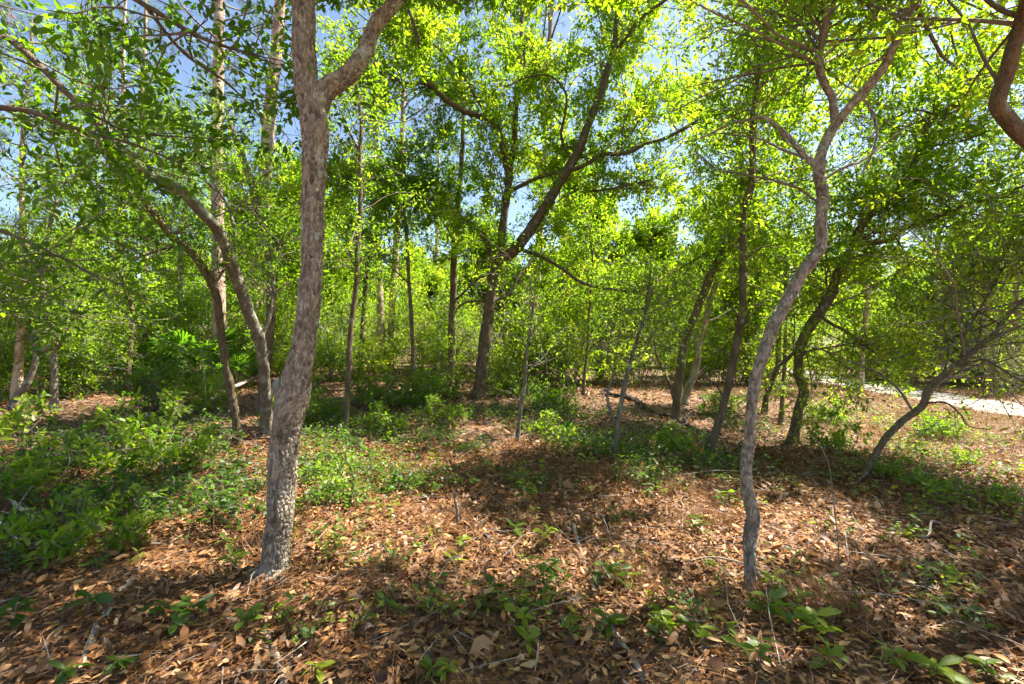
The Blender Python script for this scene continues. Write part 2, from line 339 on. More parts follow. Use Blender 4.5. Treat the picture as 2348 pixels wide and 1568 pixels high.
def tree(name, label, trunk, limbs=(), dep=0, mat=None, sides=14, step=.05, plate=None, crown=None, seed=0, cat_='tree', flare=1.35, group=None, base=None, wscale=1.0):
    """trunk: rows (px,py,w), first row is the base on the ground. limbs: (rows, end depth offset[, start depth])."""
    b = ground_at(*trunk[0][:2]) if base is None else np.array(base, float)
    d0 = b[1]; C = path3(trunk, d0, d0 + dep) if base is None else path3(trunk[1:], trunk[1][3], trunk[-1][3])
    if base is not None: C = np.vstack([[*b, C[0, 3] * 1.1], C])
    C = spline(C, 8); C[:, 3] = np.maximum(C[:, 3] * wscale, .003)
    C[0, 3] *= flare; C[1:4, 3] *= np.array([1 + (flare - 1) * .6, 1 + (flare - 1) * .3, 1 + (flare - 1) * .1])[:len(C[1:4])]
    low = C[0].copy(); low[2] -= .06; C = np.vstack([low, C])
    root = thing(name, label, cat_, b, group); ALL[label] = root
    V, Q, T, ti = tube(C, sides, step, seed, plate); link('trunk', make_mesh('trunk', V - b, T, Q, mat, ti, True), root)
    skel = [C]
    for k, l in enumerate(limbs):
        rows, off = l[0], l[1]
        if off == 'xyz': c = spline(np.array(rows, float), 8)
        else:
            ds = l[2] if len(l) > 2 else nearest_depth(np.vstack(skel), *rows[0][:2]); c = spline(path3(rows, ds, ds + off), 8)
        c[:, 3] = np.maximum(c[:, 3] * wscale, .0025); skel.append(c)
        V, Q, T, ti = tube(c, 10, .05, seed + 10 + k) if off == 'xyz' else tube(c, max(6, sides * 2 // 3) if plate is None else sides * 3 // 4, step, seed + 10 + k, plate)
        link('limb', make_mesh('limb', V - b, T, Q, mat, ti, True), root)
    for w, cr in enumerate(crown or []):
        cr = dict(cr); r = rs(seed * 7 + 100 + w)
        use = cr.pop('use', range(len(skel))); zmin = cr.pop('zmin', -9); tmin = cr.pop('tmin', 0); extra = cr.pop('extra', None)
        A, TN, RD, wt = [], [], [], []
        for u in use:
            c, s = even(skel[u], .08); t = s / s[-1]; tn = np.gradient(c[:, :3], axis=0); m = (c[:, 2] > zmin) & (t >= tmin)
            A.append(c[m, :3]); TN.append(tn[m]); RD.append(c[m, 3]); wt.append(.25 + t[m] ** 1.3)
        wt = np.concatenate(wt); cr.setdefault('keep', clear_view)
        wd, lf = grow(r, np.vstack(A), np.vstack(TN), np.concatenate(RD), wts=wt / wt.sum(), **cr)
        if wd:
            V, Q, T, ti = cat(wd); o = link('twigs', make_mesh('twigs', V - b, T, Q, M_TWIG, ti), root); o['kind'] = 'stuff'
        V, Q, T, ti = lf
        if len(V): o = link('crown', make_mesh('crown', V - b, T, Q, M_LEAF, ti), root); o['kind'] = 'stuff'
    return root, C

def above_frame(P):
    """keeps a near crown up out of the open middle of the view"""
    d = np.maximum(P[:, 1], .05); return clear_view(P) & ~((P[:, 1] > 0) & (P[:, 1] < 7.5) & (P[:, 2] - CAM_H < .735 * d) & (np.abs(P[:, 0]) < 1.12 * d))
BARK = (.017, .032, .0062)
# --- near oak with the forked trunk, left of centre
A_root, A_C = tree('oak_tree', 'stout grey plated-bark oak forking high up, growing at the front of the clearing',
  [(628, 1312, 70), (634, 1260, 61), (645, 1130, 63), (654, 1000, 67), (671, 915, 74), (685, 850, 64), (700, 760, 55), (713, 650, 54), (716, 550, 53), (718, 450, 56), (721, 350, 60), (722, 280, 64), (706, 220, 58), (698, 150, 54), (697, 60, 53), (696, -40, 52), (705, -180, 48), (725, -330, 42), (750, -480, 34)],
  [([(722, 262, 50), (748, 206, 49), (783, 183, 46), (817, 150, 42), (839, 112, 39), (851, 75, 37), (870, 46, 36), (909, 0, 34), (950, -70, 31), (1000, -150, 28), (1090, -260, 20)], .5),
   ([(664, 955, 40), (646, 910, 34), (636, 878, 24), (633, 868, 10)], .08),
   ([(-.28, 3.5, 5.0, .03), (.1, 4.5, 6.0, .026), (.3, 5.6, 6.9, .02), (.2, 6.8, 7.8, .01)], 'xyz'),  # high limb added out of frame to shade the left undergrowth
   ([(-1.2, 3.25, 4.9, .035), (-1.2, 4.3, 5.9, .028), (-1.0, 5.4, 6.8, .02), (-1.2, 6.5, 7.6, .01)], 'xyz')],  # second added overhead limb, there for its shadow
  dep=.25, flare=1.6, wscale=.92, mat=M_OAK, sides=112, step=.0070, plate=BARK, seed=11,
  crown=[dict(use=[0, 1], zmin=3.75, nb=150, bl=(.6, 2.2), nt=8, tl=(.25, .6), nl=20, ll=.075, lw=.38, tint=(.3, .9), up=.3, keep=above_frame, bias=(.2, .2, 0)),
         dict(use=[3, 4], nb=105, bl=(.5, 1.5), nt=8, tl=(.25, .6), nl=22, ll=.09, lw=.42, tint=(.3, .9), up=.15, keep=above_frame)])  # leaves on the two added limbs, casting shade to the left
# --- curving slim oak on the right
F_root, F_C = tree('oak_tree', 'slender lichen-spotted oak with a twisting S-shaped trunk, its foot among bright seedlings',
  [(1714, 1361, 26), (1719, 1313, 30), (1718, 1239, 36), (1726, 1187, 37), (1714, 1128, 31), (1710, 1061, 30), (1718, 1017, 32), (1721, 961, 30), (1728, 887, 31), (1750, 811, 33), (1777, 737, 33), (1805, 688, 33), (1833, 635, 32), (1861, 597, 32), (1882, 562, 32), (1880, 519, 31), (1886, 455, 31), (1877, 397, 30), (1882, 351, 27), (1903, 305, 26), (1915, 281, 26), (1911, 253, 21), (1907, 225, 20), (1889, 190, 20), (1875, 151, 20), (1879, 116, 20), (1889, 77, 20), (1903, 0, 19), (1920, -110, 17), (1900, -240, 14)],
  [([(1916, 285, 24), (1938, 256, 23), (1966, 225, 24), (1994, 193, 24), (2023, 158, 24), (2044, 116, 24), (2068, 67, 23), (2089, 0, 22), (2120, -90, 20), (2170, -220, 16)], -.3),
   ([(1872, 382, 16), (1833, 344, 15), (1805, 312, 14), (1777, 288, 13), (1752, 270, 9), (1700, 278, 7), (1658, 291, 6), (1605, 319, 4)], .5),
   ([(1970, 222, 8), (1990, 240, 8), (2005, 275, 8), (2010, 310, 7), (1996, 360, 6), (1975, 400, 4)], -.2)],
  dep=.55, wscale=.80, mat=M_OAK, sides=58, step=.008, plate=(.014, .024, .0045), seed=21, flare=1.5,
  crown=[dict(use=[0, 1], zmin=3.35, nb=90, bl=(.5, 1.7), nt=8, tl=(.2, .5), nl=15, ll=.05, lw=.36, tint=(.3, .95), up=.35, bias=(.1, .35, 0)),
         dict(use=[0, 1, 2], zmin=2.3, nb=22, bl=(.4, 1.2), nt=6, tl=(.15, .4), nl=9, ll=.045, lw=.34, tint=(.3, .9), up=.0, bias=(0, .6, 0))])
# --- central forked oak
OKL = dict(ll=.105, lw=.45)
E_root, E_C = tree('oak_tree', 'dark-trunked oak forking into spreading limbs in the middle of the woods',
  [(1096, 914, 32), (1101, 870, 28), (1106, 828, 27), (1113, 765, 26), (1123, 695, 25), (1133, 630, 25), (1141, 595, 26), (1150, 545, 18), (1158, 474, 17), (1166, 421, 17), (1169, 379, 16), (1179, 333, 15), (1181, 263, 14), (1186, 210, 11), (1200, 140, 9), (1195, 60, 8), (1210, -40, 6)],
  [([(1143, 590, 25), (1172, 579, 25), (1200, 548, 25), (1239, 491, 24), (1267, 446, 23), (1295, 397, 22), (1323, 354, 21), (1340, 309, 19), (1358, 260, 18), (1376, 218, 17), (1393, 158, 16), (1407, 116, 14), (1411, 70, 11), (1418, 0, 10), (1430, -80, 8)], -1.4),
   ([(1404, 124, 10), (1435, 88, 9), (1470, 42, 8), (1516, 7, 7), (1580, -40, 5)], -.6),
   ([(1166, 400, 15), (1158, 368, 14), (1147, 316, 14), (1130, 281, 14), (1116, 270, 14), (1077, 260, 13), (1042, 242, 13), (1014, 221, 12), (993, 200, 12), (975, 182, 12), (965, 140, 10), (958, 88, 9), (944, 42, 8), (925, -10, 6)], -1.8),
   ([(977, 190, 8), (930, 191, 7), (888, 172, 6), (853, 156, 5), (790, 135, 4)], -.7),
   ([(1119, 272, 9), (1105, 246, 8), (1084, 211, 8), (1063, 179, 8), (1039, 151, 7), (1014, 119, 6), (986, 95, 5), (968, 63, 5), (961, 21, 4)], .8),
   ([(1128, 590, 12), (1105, 537, 10), (1063, 502, 9), (1035, 477, 9), (1014, 463, 8), (951, 446, 7), (902, 425, 7), (867, 414, 6), (828, 411, 6), (768, 421, 4)], -1.0),
   ([(1014, 463, 6), (979, 425, 6), (944, 407, 4), (905, 400, 3)], .4),
   ([(1172, 437, 10), (1225, 411, 9), (1267, 397, 9), (1323, 386, 9), (1358, 368, 9), (1383, 354, 9), (1435, 351, 9), (1481, 330, 8), (1528, 316, 8), (1622, 267, 8), (1692, 249, 8), (1798, 214, 9), (1900, 160, 8), (2000, 105, 6), (2130, 50, 5)], -4.6),
   ([(1190, 570, 9), (1242, 590, 8), (1281, 611, 7), (1323, 642, 7), (1358, 656, 7), (1400, 663, 6), (1453, 669, 5), (1505, 674, 4), (1560, 690, 3)], -1.6),
   ([(1133, 690, 8), (1169, 670, 9), (1183, 642, 8), (1204, 618, 7), (1225, 590, 4)], .6),
   ([(1112, 691, 5), (1077, 691, 5), (1050, 705, 4), (1035, 740, 2)], -.4),
   ([(1312, 365, 7), (1295, 344, 6), (1286, 305, 6), (1295, 263, 6), (1298, 221, 5), (1281, 189, 5), (1249, 172, 4), (1204, 179, 4), (1165, 197, 3)], -.8),
   ([(1400, 360, 4), (1450, 300, 4), (1480, 240, 3), (1530, 190, 2)], .6),
   ([(1340, 440, 6), (1380, 436, 5), (1440, 425, 5), (1500, 410, 3)], -.5)],
  dep=.5, mat=M_OAKD, sides=28, step=.03, plate=(.03, .045, .006), seed=31, flare=1.3,
  crown=[dict(zmin=3.0, nb=380, bl=(.5, 2.2), nt=8, tl=(.25, .65), nl=30, kind='far', tint=(.5, 1.0), up=.22, grav=-.02, bias=(0, .6, .05), **OKL)])  # high tint range paints yellow-lit brightness into the leaves
# --- leaning oak with the long sunlit broken limb, left
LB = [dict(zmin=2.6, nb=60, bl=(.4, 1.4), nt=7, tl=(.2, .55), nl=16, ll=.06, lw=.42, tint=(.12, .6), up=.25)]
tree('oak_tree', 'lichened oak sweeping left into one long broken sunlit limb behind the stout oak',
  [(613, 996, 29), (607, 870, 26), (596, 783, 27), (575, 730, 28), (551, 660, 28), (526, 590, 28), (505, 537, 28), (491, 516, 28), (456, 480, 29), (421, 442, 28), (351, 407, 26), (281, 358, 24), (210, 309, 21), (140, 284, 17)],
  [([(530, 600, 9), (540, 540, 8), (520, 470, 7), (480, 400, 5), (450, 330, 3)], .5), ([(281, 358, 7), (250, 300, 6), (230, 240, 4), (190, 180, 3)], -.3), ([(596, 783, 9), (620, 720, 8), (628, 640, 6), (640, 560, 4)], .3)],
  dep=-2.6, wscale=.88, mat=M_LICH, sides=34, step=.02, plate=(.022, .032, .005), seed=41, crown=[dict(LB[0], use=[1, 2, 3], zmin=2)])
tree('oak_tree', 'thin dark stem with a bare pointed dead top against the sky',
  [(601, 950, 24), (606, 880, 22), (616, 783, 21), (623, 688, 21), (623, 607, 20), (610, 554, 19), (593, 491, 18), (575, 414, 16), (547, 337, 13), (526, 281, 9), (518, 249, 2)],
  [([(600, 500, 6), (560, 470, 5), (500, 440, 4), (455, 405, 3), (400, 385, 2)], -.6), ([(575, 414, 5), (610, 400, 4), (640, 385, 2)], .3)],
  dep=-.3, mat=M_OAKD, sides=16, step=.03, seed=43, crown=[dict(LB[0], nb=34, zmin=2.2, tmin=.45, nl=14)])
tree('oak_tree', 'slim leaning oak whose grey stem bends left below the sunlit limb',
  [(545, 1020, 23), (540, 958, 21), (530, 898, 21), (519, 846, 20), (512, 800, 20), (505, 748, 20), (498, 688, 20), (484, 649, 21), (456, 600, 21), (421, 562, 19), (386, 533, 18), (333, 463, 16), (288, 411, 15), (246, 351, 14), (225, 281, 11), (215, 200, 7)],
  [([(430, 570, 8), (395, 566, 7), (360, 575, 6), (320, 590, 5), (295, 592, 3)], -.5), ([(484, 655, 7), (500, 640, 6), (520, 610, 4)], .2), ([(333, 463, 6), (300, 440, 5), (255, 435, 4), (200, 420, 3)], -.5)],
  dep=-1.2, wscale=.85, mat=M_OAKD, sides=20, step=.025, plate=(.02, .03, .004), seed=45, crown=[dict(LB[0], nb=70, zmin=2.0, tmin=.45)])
# --- right-hand trees
RC = dict(bl=(.4, 1.6), nt=8, tl=(.2, .6), nl=22, ll=.08, lw=.38, tint=(.35, .95), up=.15, grav=-.02)
G_root, _ = tree('oak_tree', 'crooked oak leaning right behind the S-shaped oak, foot curved like an elbow',
  [(1817, 1014, 23), (1829, 945, 21), (1842, 898, 21), (1830, 856, 20), (1833, 800, 21), (1847, 765, 22), (1868, 730, 22), (1889, 702, 22), (1907, 670, 21), (1914, 642, 20), (1931, 607, 19), (1956, 562, 18), (1973, 520, 17), (2016, 470, 15), (2054, 435, 14), (2093, 379, 13), (2114, 326, 12), (2131, 281, 12), (2184, 246, 10), (2237, 211, 8), (2300, 150, 6)],
  [([(1956, 562, 13), (2000, 556, 12), (2037, 551, 11), (2068, 526, 10), (2131, 505, 9), (2202, 473, 8), (2272, 456, 7), (2347, 449, 5)], -1.0),
   ([(1875, 722, 9), (1910, 745, 7), (1938, 758, 7), (1973, 786, 6), (2009, 811, 4)], -.6),
   ([(1833, 790, 8), (1800, 830, 6), (1780, 845, 5), (1765, 900, 3)], .3), ([(1833, 812, 6), (1880, 800, 5), (1925, 830, 4), (1960, 855, 3)], -.4),
   ([(1900, 680, 6), (1893, 640, 5), (1900, 610, 3)], .4)],
  dep=-.6, mat=M_OAKD, sides=18, step=.025, plate=(.02, .03, .004), seed=51, crown=[dict(RC, nb=170, zmin=1.9), dict(RC, nb=40, use=[2, 3, 4], nl=12, zmin=.9)])
H_root, _ = tree('sapling', 'straight dark slender trunk leaning slightly right, left of the S-shaped oak',
  [(1623, 1042, 19), (1644, 979, 17), (1658, 930, 16), (1675, 853, 16), (1689, 783, 16), (1700, 713, 15), (1703, 642, 15), (1702, 572, 15), (1703, 509, 14), (1707, 467, 14), (1721, 421, 13), (1724, 368, 12), (1723, 298, 11), (1728, 240, 10), (1738, 175, 9), (1744, 123, 8), (1750, 30, 6)],
  [([(1655, 905, 4), (1640, 880, 4), (1620, 866, 3), (1610, 855, 2)], -.2), ([(1703, 600, 4), (1740, 570, 4), (1790, 560, 2)], -.3), ([(1690, 770, 4), (1715, 720, 4), (1722, 690, 2)], -.3)],
  dep=.3, mat=M_OAKD, sides=14, step=.03, seed=53, crown=[dict(RC, nb=60, use=[0], zmin=2.6), dict(RC, nb=16, nl=8, zmin=1.6)])
I_root, _ = tree('oak_tree', 'dark leaning trunk rising from the charred log with a small side stem',
  [(1549, 962, 21), (1551, 920, 19), (1555, 880, 19), (1560, 835, 18), (1573, 776, 18), (1591, 727, 18), (1612, 674, 19), (1633, 621, 19), (1651, 590, 19), (1667, 548, 16), (1690, 480, 13), (1700, 400, 10), (1690, 320, 7)],
  [([(1548, 925, 9), (1540, 895, 9), (1532, 876, 8), (1520, 850, 7), (1505, 815, 5), (1498, 780, 3)], .1), ([(1660, 570, 7), (1620, 580, 6), (1560, 615, 5), (1510, 640, 3)], .6), ([(1633, 621, 6), (1680, 560, 6), (1760, 520, 4)], -.4)],
  dep=-.2, mat=M_OAKD, sides=14, step=.04, seed=55, crown=[dict(RC, nb=90, zmin=2.2, nl=22)])
tree('oak_tree', 'second leaning trunk just behind the one on the charred log',
  [(1568, 925, 19), (1578, 888, 17), (1590, 862, 16), (1598, 825, 15), (1602, 783, 15), (1616, 737, 14), (1628, 690, 13), (1645, 640, 12), (1672, 575, 11), (1710, 500, 9), (1740, 420, 6)],
  [([(1580, 885, 4), (1600, 860, 4), (1618, 838, 2)], -.2), ([(1616, 737, 5), (1640, 730, 4), (1680, 705, 2)], .3)],
  dep=.3, mat=M_OAK, sides=12, step=.05, seed=57, crown=[dict(RC, nb=70, zmin=2.4, nl=22)])
tree('sapling', 'short crooked dark trunk seen between the S-shaped oak and the elbow-footed oak',
  [(1752, 950, 14), (1757, 905, 12), (1771, 868, 12), (1784, 835, 12), (1783, 800, 11), (1790, 720, 10), (1805, 640, 8), (1800, 560, 5)],
  [([(1774, 862, 5), (1800, 850, 4), (1822, 862, 3)], -.2)], dep=.4, mat=M_OAKD, sides=10, step=.05, seed=59, crown=[dict(RC, nb=40, zmin=2.2, nl=18)])
tree('sapling', 'very thin upright reddish stem beside the elbow-footed oak',
  [(1788, 978, 11), (1794, 905, 9), (1798, 835, 8), (1800, 765, 8), (1801, 660, 8), (1803, 572, 7), (1815, 470, 6), (1812, 380, 4)],
  [], dep=.3, mat=M_OAKD, sides=8, step=.05, seed=60, crown=[dict(RC, nb=30, zmin=2.5, nl=16)])
M_root, _ = tree('oak_tree', 'strongly tilted oak leaning out towards the sandy trail',
  [(1977, 1100, 23), (2003, 1050, 21), (2030, 1004, 21), (2072, 962, 21), (2114, 930, 22), (2128, 891, 21), (2163, 860, 21), (2202, 828, 19), (2240, 797, 17), (2282, 762, 15), (2310, 723, 13), (2347, 688, 11), (2400, 620, 9), (2450, 540, 7)],
  [([(2200, 830, 9), (2209, 772, 9), (2233, 730, 8), (2265, 677, 7), (2293, 625, 7), (2324, 583, 6), (2360, 540, 4)], .5),
   ([(2190, 840, 7), (2254, 825, 7), (2289, 842, 6), (2324, 863, 5), (2370, 890, 3)], -.7),
   ([(2118, 925, 6), (2167, 923, 6), (2202, 951, 5), (2219, 976, 4), (2270, 985, 3)], -.6),
   ([(2282, 762, 5), (2240, 740, 4), (2215, 700, 3)], .4), ([(2163, 858, 5), (2175, 800, 4), (2165, 760, 3)], .5), ([(2240, 797, 6), (2290, 790, 5), (2350, 780, 4)], -.3)],
  dep=-.2, wscale=.68, mat=M_OAKD, sides=20, step=.02, plate=(.016, .025, .003), seed=61, flare=1.15, crown=[dict(RC, nb=80, nl=13, zmin=1.5, ll=.055), dict(RC, nb=36, nl=9, zmin=.7, ll=.05, tint=(.5, 1)), dict(RC, nb=46, nt=10, nl=1, zmin=.8, ll=.05, tint=(.6, 1), up=-.05)])
N_root, _ = tree('oak_tree', 'oak whose elbow-bent limb reaches in at the top corner above the trail',
  [(0, 0, 0), (2520, 500, 56, 2.75), (2430, 372, 47, 2.72), (2347, 312, 40, 2.70), (2307, 272, 39, 2.68), (2288, 244, 38, 2.66), (2293, 211, 36, 2.62), (2307, 168, 35, 2.58), (2321, 116, 34, 2.52), (2338, 63, 34, 2.46), (2360, -20, 33, 2.3), (2380, -140, 31, 2.1), (2390, -320, 28, 1.9)],
  [([(2470, 430, 40), (2520, 250, 38), (2560, 60, 34), (2560, -200, 28), (2500, -420, 20)], .6),
   ([(2345, 40, 14), (2290, 20, 12), (2230, -30, 10), (2160, -100, 7)], .2),
   ([(2.62, 2.2, 4.0, .035), (2.3, 3.0, 4.7, .03), (1.7, 3.9, 5.3, .024), (.9, 4.5, 5.8, .016), (0, 4.8, 6.3, .009)], 'xyz'),  # this and the following limbs: unseen, added overhead to shade the foreground
   ([(3.6, 3.05, 3.9, .04), (3.9, 4.0, 5.0, .033), (4.1, 5.0, 5.8, .026), (4.0, 6.0, 6.4, .018), (3.8, 6.8, 6.9, .01)], 'xyz'),
   ([(3.7, 3.0, 4.0, .035), (4.8, 3.4, 5.0, .03), (6.0, 4.0, 5.8, .024), (7.0, 4.8, 6.5, .016), (7.8, 5.6, 7.1, .009)], 'xyz'),
   ([(2.3, 3.0, 4.7, .024), (1.2, 2.8, 5.3, .019), (.2, 2.9, 5.7, .014), (-.8, 3.2, 6.1, .008)], 'xyz'),
   ([(2.3, 2.2, 4.6, .024), (1.5, 1.3, 5.0, .018), (.6, .9, 5.3, .013), (-.3, .8, 5.6, .008)], 'xyz')],
  base=(4.05, 2.95, hgt(4.05, 2.95)), wscale=.85, mat=M_OAKD, sides=30, step=.02, plate=(.02, .03, .0035), seed=71,
  crown=[dict(use=[0, 1, 2], zmin=2.9, nb=44, bl=(.5, 1.5), nt=7, tl=(.25, .6), nl=10, ll=.075, lw=.40, kind='near', tint=(.5, 1), up=.3),
         dict(use=[3, 4, 5, 6, 7], nb=145, bl=(.4, 1.3), nt=8, tl=(.2, .5), nl=24, ll=.09, lw=.45, tint=(.4, 1), up=.1, keep=above_frame)])  # leaves on the added overhead limbs, for dappled shade below
# --- oak out of frame on the left whose boughs hang into the upper corner
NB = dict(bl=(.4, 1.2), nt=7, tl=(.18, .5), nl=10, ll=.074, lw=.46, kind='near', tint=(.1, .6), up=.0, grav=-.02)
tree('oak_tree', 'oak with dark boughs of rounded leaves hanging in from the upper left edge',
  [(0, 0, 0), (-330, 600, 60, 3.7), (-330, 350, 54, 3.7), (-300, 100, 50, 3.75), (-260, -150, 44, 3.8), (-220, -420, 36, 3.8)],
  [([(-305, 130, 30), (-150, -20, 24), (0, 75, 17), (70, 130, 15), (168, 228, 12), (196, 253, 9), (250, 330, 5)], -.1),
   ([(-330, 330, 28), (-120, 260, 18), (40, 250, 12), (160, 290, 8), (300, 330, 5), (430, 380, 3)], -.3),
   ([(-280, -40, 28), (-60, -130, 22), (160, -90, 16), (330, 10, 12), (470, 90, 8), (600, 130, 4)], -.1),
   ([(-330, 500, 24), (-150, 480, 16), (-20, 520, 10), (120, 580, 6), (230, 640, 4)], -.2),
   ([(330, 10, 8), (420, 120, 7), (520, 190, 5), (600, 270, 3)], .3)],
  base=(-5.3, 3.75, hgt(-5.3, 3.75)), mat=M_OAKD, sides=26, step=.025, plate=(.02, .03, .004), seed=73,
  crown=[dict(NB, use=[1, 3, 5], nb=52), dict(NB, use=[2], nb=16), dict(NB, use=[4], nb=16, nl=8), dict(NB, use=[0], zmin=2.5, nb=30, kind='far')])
# --- mid and far traced trunks
MC = dict(bl=(.5, 1.7), nt=8, tl=(.3, .7), nl=24, ll=.095, lw=.45, tint=(.2, .85), up=.2)
tree('sapling', 'thin lichen-covered stem left of the low bushes behind the stout oak',
  [(791, 985, 15), (796, 900, 13), (799, 853, 12), (802, 783, 12), (809, 713, 12), (818, 642, 12), (819, 572, 11), (825, 500, 11), (826, 420, 10), (825, 351, 9), (828, 281, 8), (815, 180, 6)],
  [([(825, 351, 5), (800, 300, 4), (780, 250, 3)], -.2), ([(818, 620, 4), (780, 600, 3), (760, 575, 2)], -.3)], dep=.2, mat=M_OAKD, sides=12, step=.04, seed=81, crown=[dict(MC, nb=30, zmin=2.6, nl=18, ll=.07)])
tree('oak_tree', 'upright brown trunk left of the central forked oak',
  [(1030, 884, 19), (1035, 818, 17), (1035, 748, 16), (1039, 677, 15), (1040, 607, 15), (1043, 555, 14), (1050, 470, 12), (1056, 404, 11), (1060, 320, 9), (1062, 240, 6)],
  [([(1040, 690, 6), (1062, 672, 5), (1095, 640, 4), (1120, 630, 3)], -.3), ([(1043, 555, 5), (1010, 500, 4), (985, 470, 3)], .4)], dep=.2, mat=M_OAKD, sides=12, step=.06, seed=83, crown=[dict(MC, nb=34, zmin=3.6)])
tree('oak_tree', 'greyish slim trunk rising out of the low bushes in mid wood',
  [(951, 915, 12), (948, 860, 10), (946, 800, 9), (942, 713, 9), (937, 642, 8), (933, 560, 8), (925, 450, 6), (930, 350, 4)],
  [([(937, 650, 4), (905, 620, 3), (880, 600, 2)], -.3)], dep=.2, mat=M_OAKD, sides=10, step=.06, seed=85, crown=[dict(MC, nb=26, zmin=2.8)])
tree('oak_tree', 'dim brown trunk in the thicket right of the lichen-covered stem',
  [(826, 862, 14), (830, 800, 12), (832, 740, 11), (836, 677, 10), (842, 600, 9), (850, 520, 7), (850, 430, 5)],
  [], dep=.3, mat=M_OAKD, sides=10, step=.08, seed=87, crown=[dict(MC, nb=45, zmin=3)])
tree('sapling', 'thin crooked pale stem standing in open litter before the central oak',
  [(1186, 1008, 10), (1193, 941, 9), (1203, 870, 9), (1205, 818, 8), (1214, 765, 7), (1222, 700, 5), (1215, 640, 3)],
  [([(1203, 860, 4), (1230, 830, 3), (1240, 790, 2)], -.2), ([(1196, 930, 3), (1170, 900, 3), (1150, 895, 2)], -.2)], dep=.1, mat=M_LICH, sides=10, step=.03, seed=89, crown=[dict(MC, nb=16, nt=5, bl=(.25, .7), nl=9, ll=.05, zmin=1.1)])
tree('sapling', 'very thin dark straight sapling right of the pine in mid wood',
  [(1337, 905, 8), (1340, 853, 7), (1346, 800, 6), (1349, 730, 6), (1353, 677, 5), (1358, 600, 4), (1350, 520, 3)],
  [([(1345, 810, 3), (1375, 780, 3), (1410, 770, 2)], -.2), ([(1338, 880, 3), (1318, 850, 3), (1305, 830, 2)], -.1)], dep=.1, mat=M_OAKD, sides=8, step=.05, seed=91, crown=[dict(MC, nb=30, nl=15, zmin=1.9)])
tree('sapling', 'pale crooked double-stemmed sapling in front of the charred log',
  [(1407, 1052, 11), (1414, 993, 10), (1421, 941, 10), (1432, 881, 10), (1446, 828, 9), (1458, 785, 8), (1478, 720, 6), (1490, 650, 4)],
  [([(1408, 965, 6), (1397, 935, 7), (1392, 910, 7), (1398, 880, 5), (1410, 850, 3)], .1), ([(1446, 828, 4), (1480, 800, 3), (1500, 760, 2)], .2), ([(1432, 890, 4), (1405, 850, 3), (1390, 800, 2)], -.2)],
  dep=.1, mat=M_LICH, sides=12, step=.025, seed=93, crown=[dict(MC, nb=34, nt=6, bl=(.3, .9), nl=13, ll=.055, zmin=1.2)])
tree('oak_tree', 'thin mossy leaning stem with a snapped elbow by the left edge',
  [(123, 935, 14), (126, 856, 13), (123, 815, 12), (136, 778, 14), (119, 755, 13), (109, 727, 12), (102, 688, 12), (98, 660, 12), (102, 611, 11), (110, 540, 9), (130, 460, 7)],
  [([(133, 780, 14), (115, 795, 13), (97, 806, 9), (88, 815, 5)], -.2), ([(102, 690, 5), (150, 700, 4), (190, 740, 3)], .2)], dep=-.2, mat=M_LICH, sides=12, step=.04, seed=95, crown=[dict(MC, nb=70, nl=18, zmin=1.6, ll=.07)])
tree('oak_tree', 'mossy grey trunk foot tilting right in the deep shade by the left edge',
  [(28, 935, 16), (40, 905, 15), (55, 890, 14), (75, 850, 11), (82, 800, 9), (60, 720, 7), (70, 640, 5)], [], dep=.2, mat=M_LICH, sides=12, step=.04, seed=96, crown=[dict(MC, nb=50, zmin=1.4, nl=16, ll=.07)])
tree('oak_tree', 'pale sunlit trunk beside the palmetto fans',
  [(402, 850, 17), (405, 783, 16), (412, 720, 16), (414, 640, 15), (418, 560, 13), (425, 480, 10), (440, 400, 7)], [], dep=.2, mat=M_OAK, sides=12, step=.06, seed=97, crown=[dict(MC, nb=60, zmin=3.2)])
tree('oak_tree', 'slim dark trunk rising through vine-tangled bushes left of the palmetto',
  [(298, 905, 11), (295, 835, 10), (305, 730, 9), (290, 670, 9), (274, 625, 8), (270, 540, 7), (280, 440, 5)], [], dep=.2, mat=M_OAKD, sides=10, step=.06, seed=98, crown=[dict(MC, nb=60, zmin=2)])

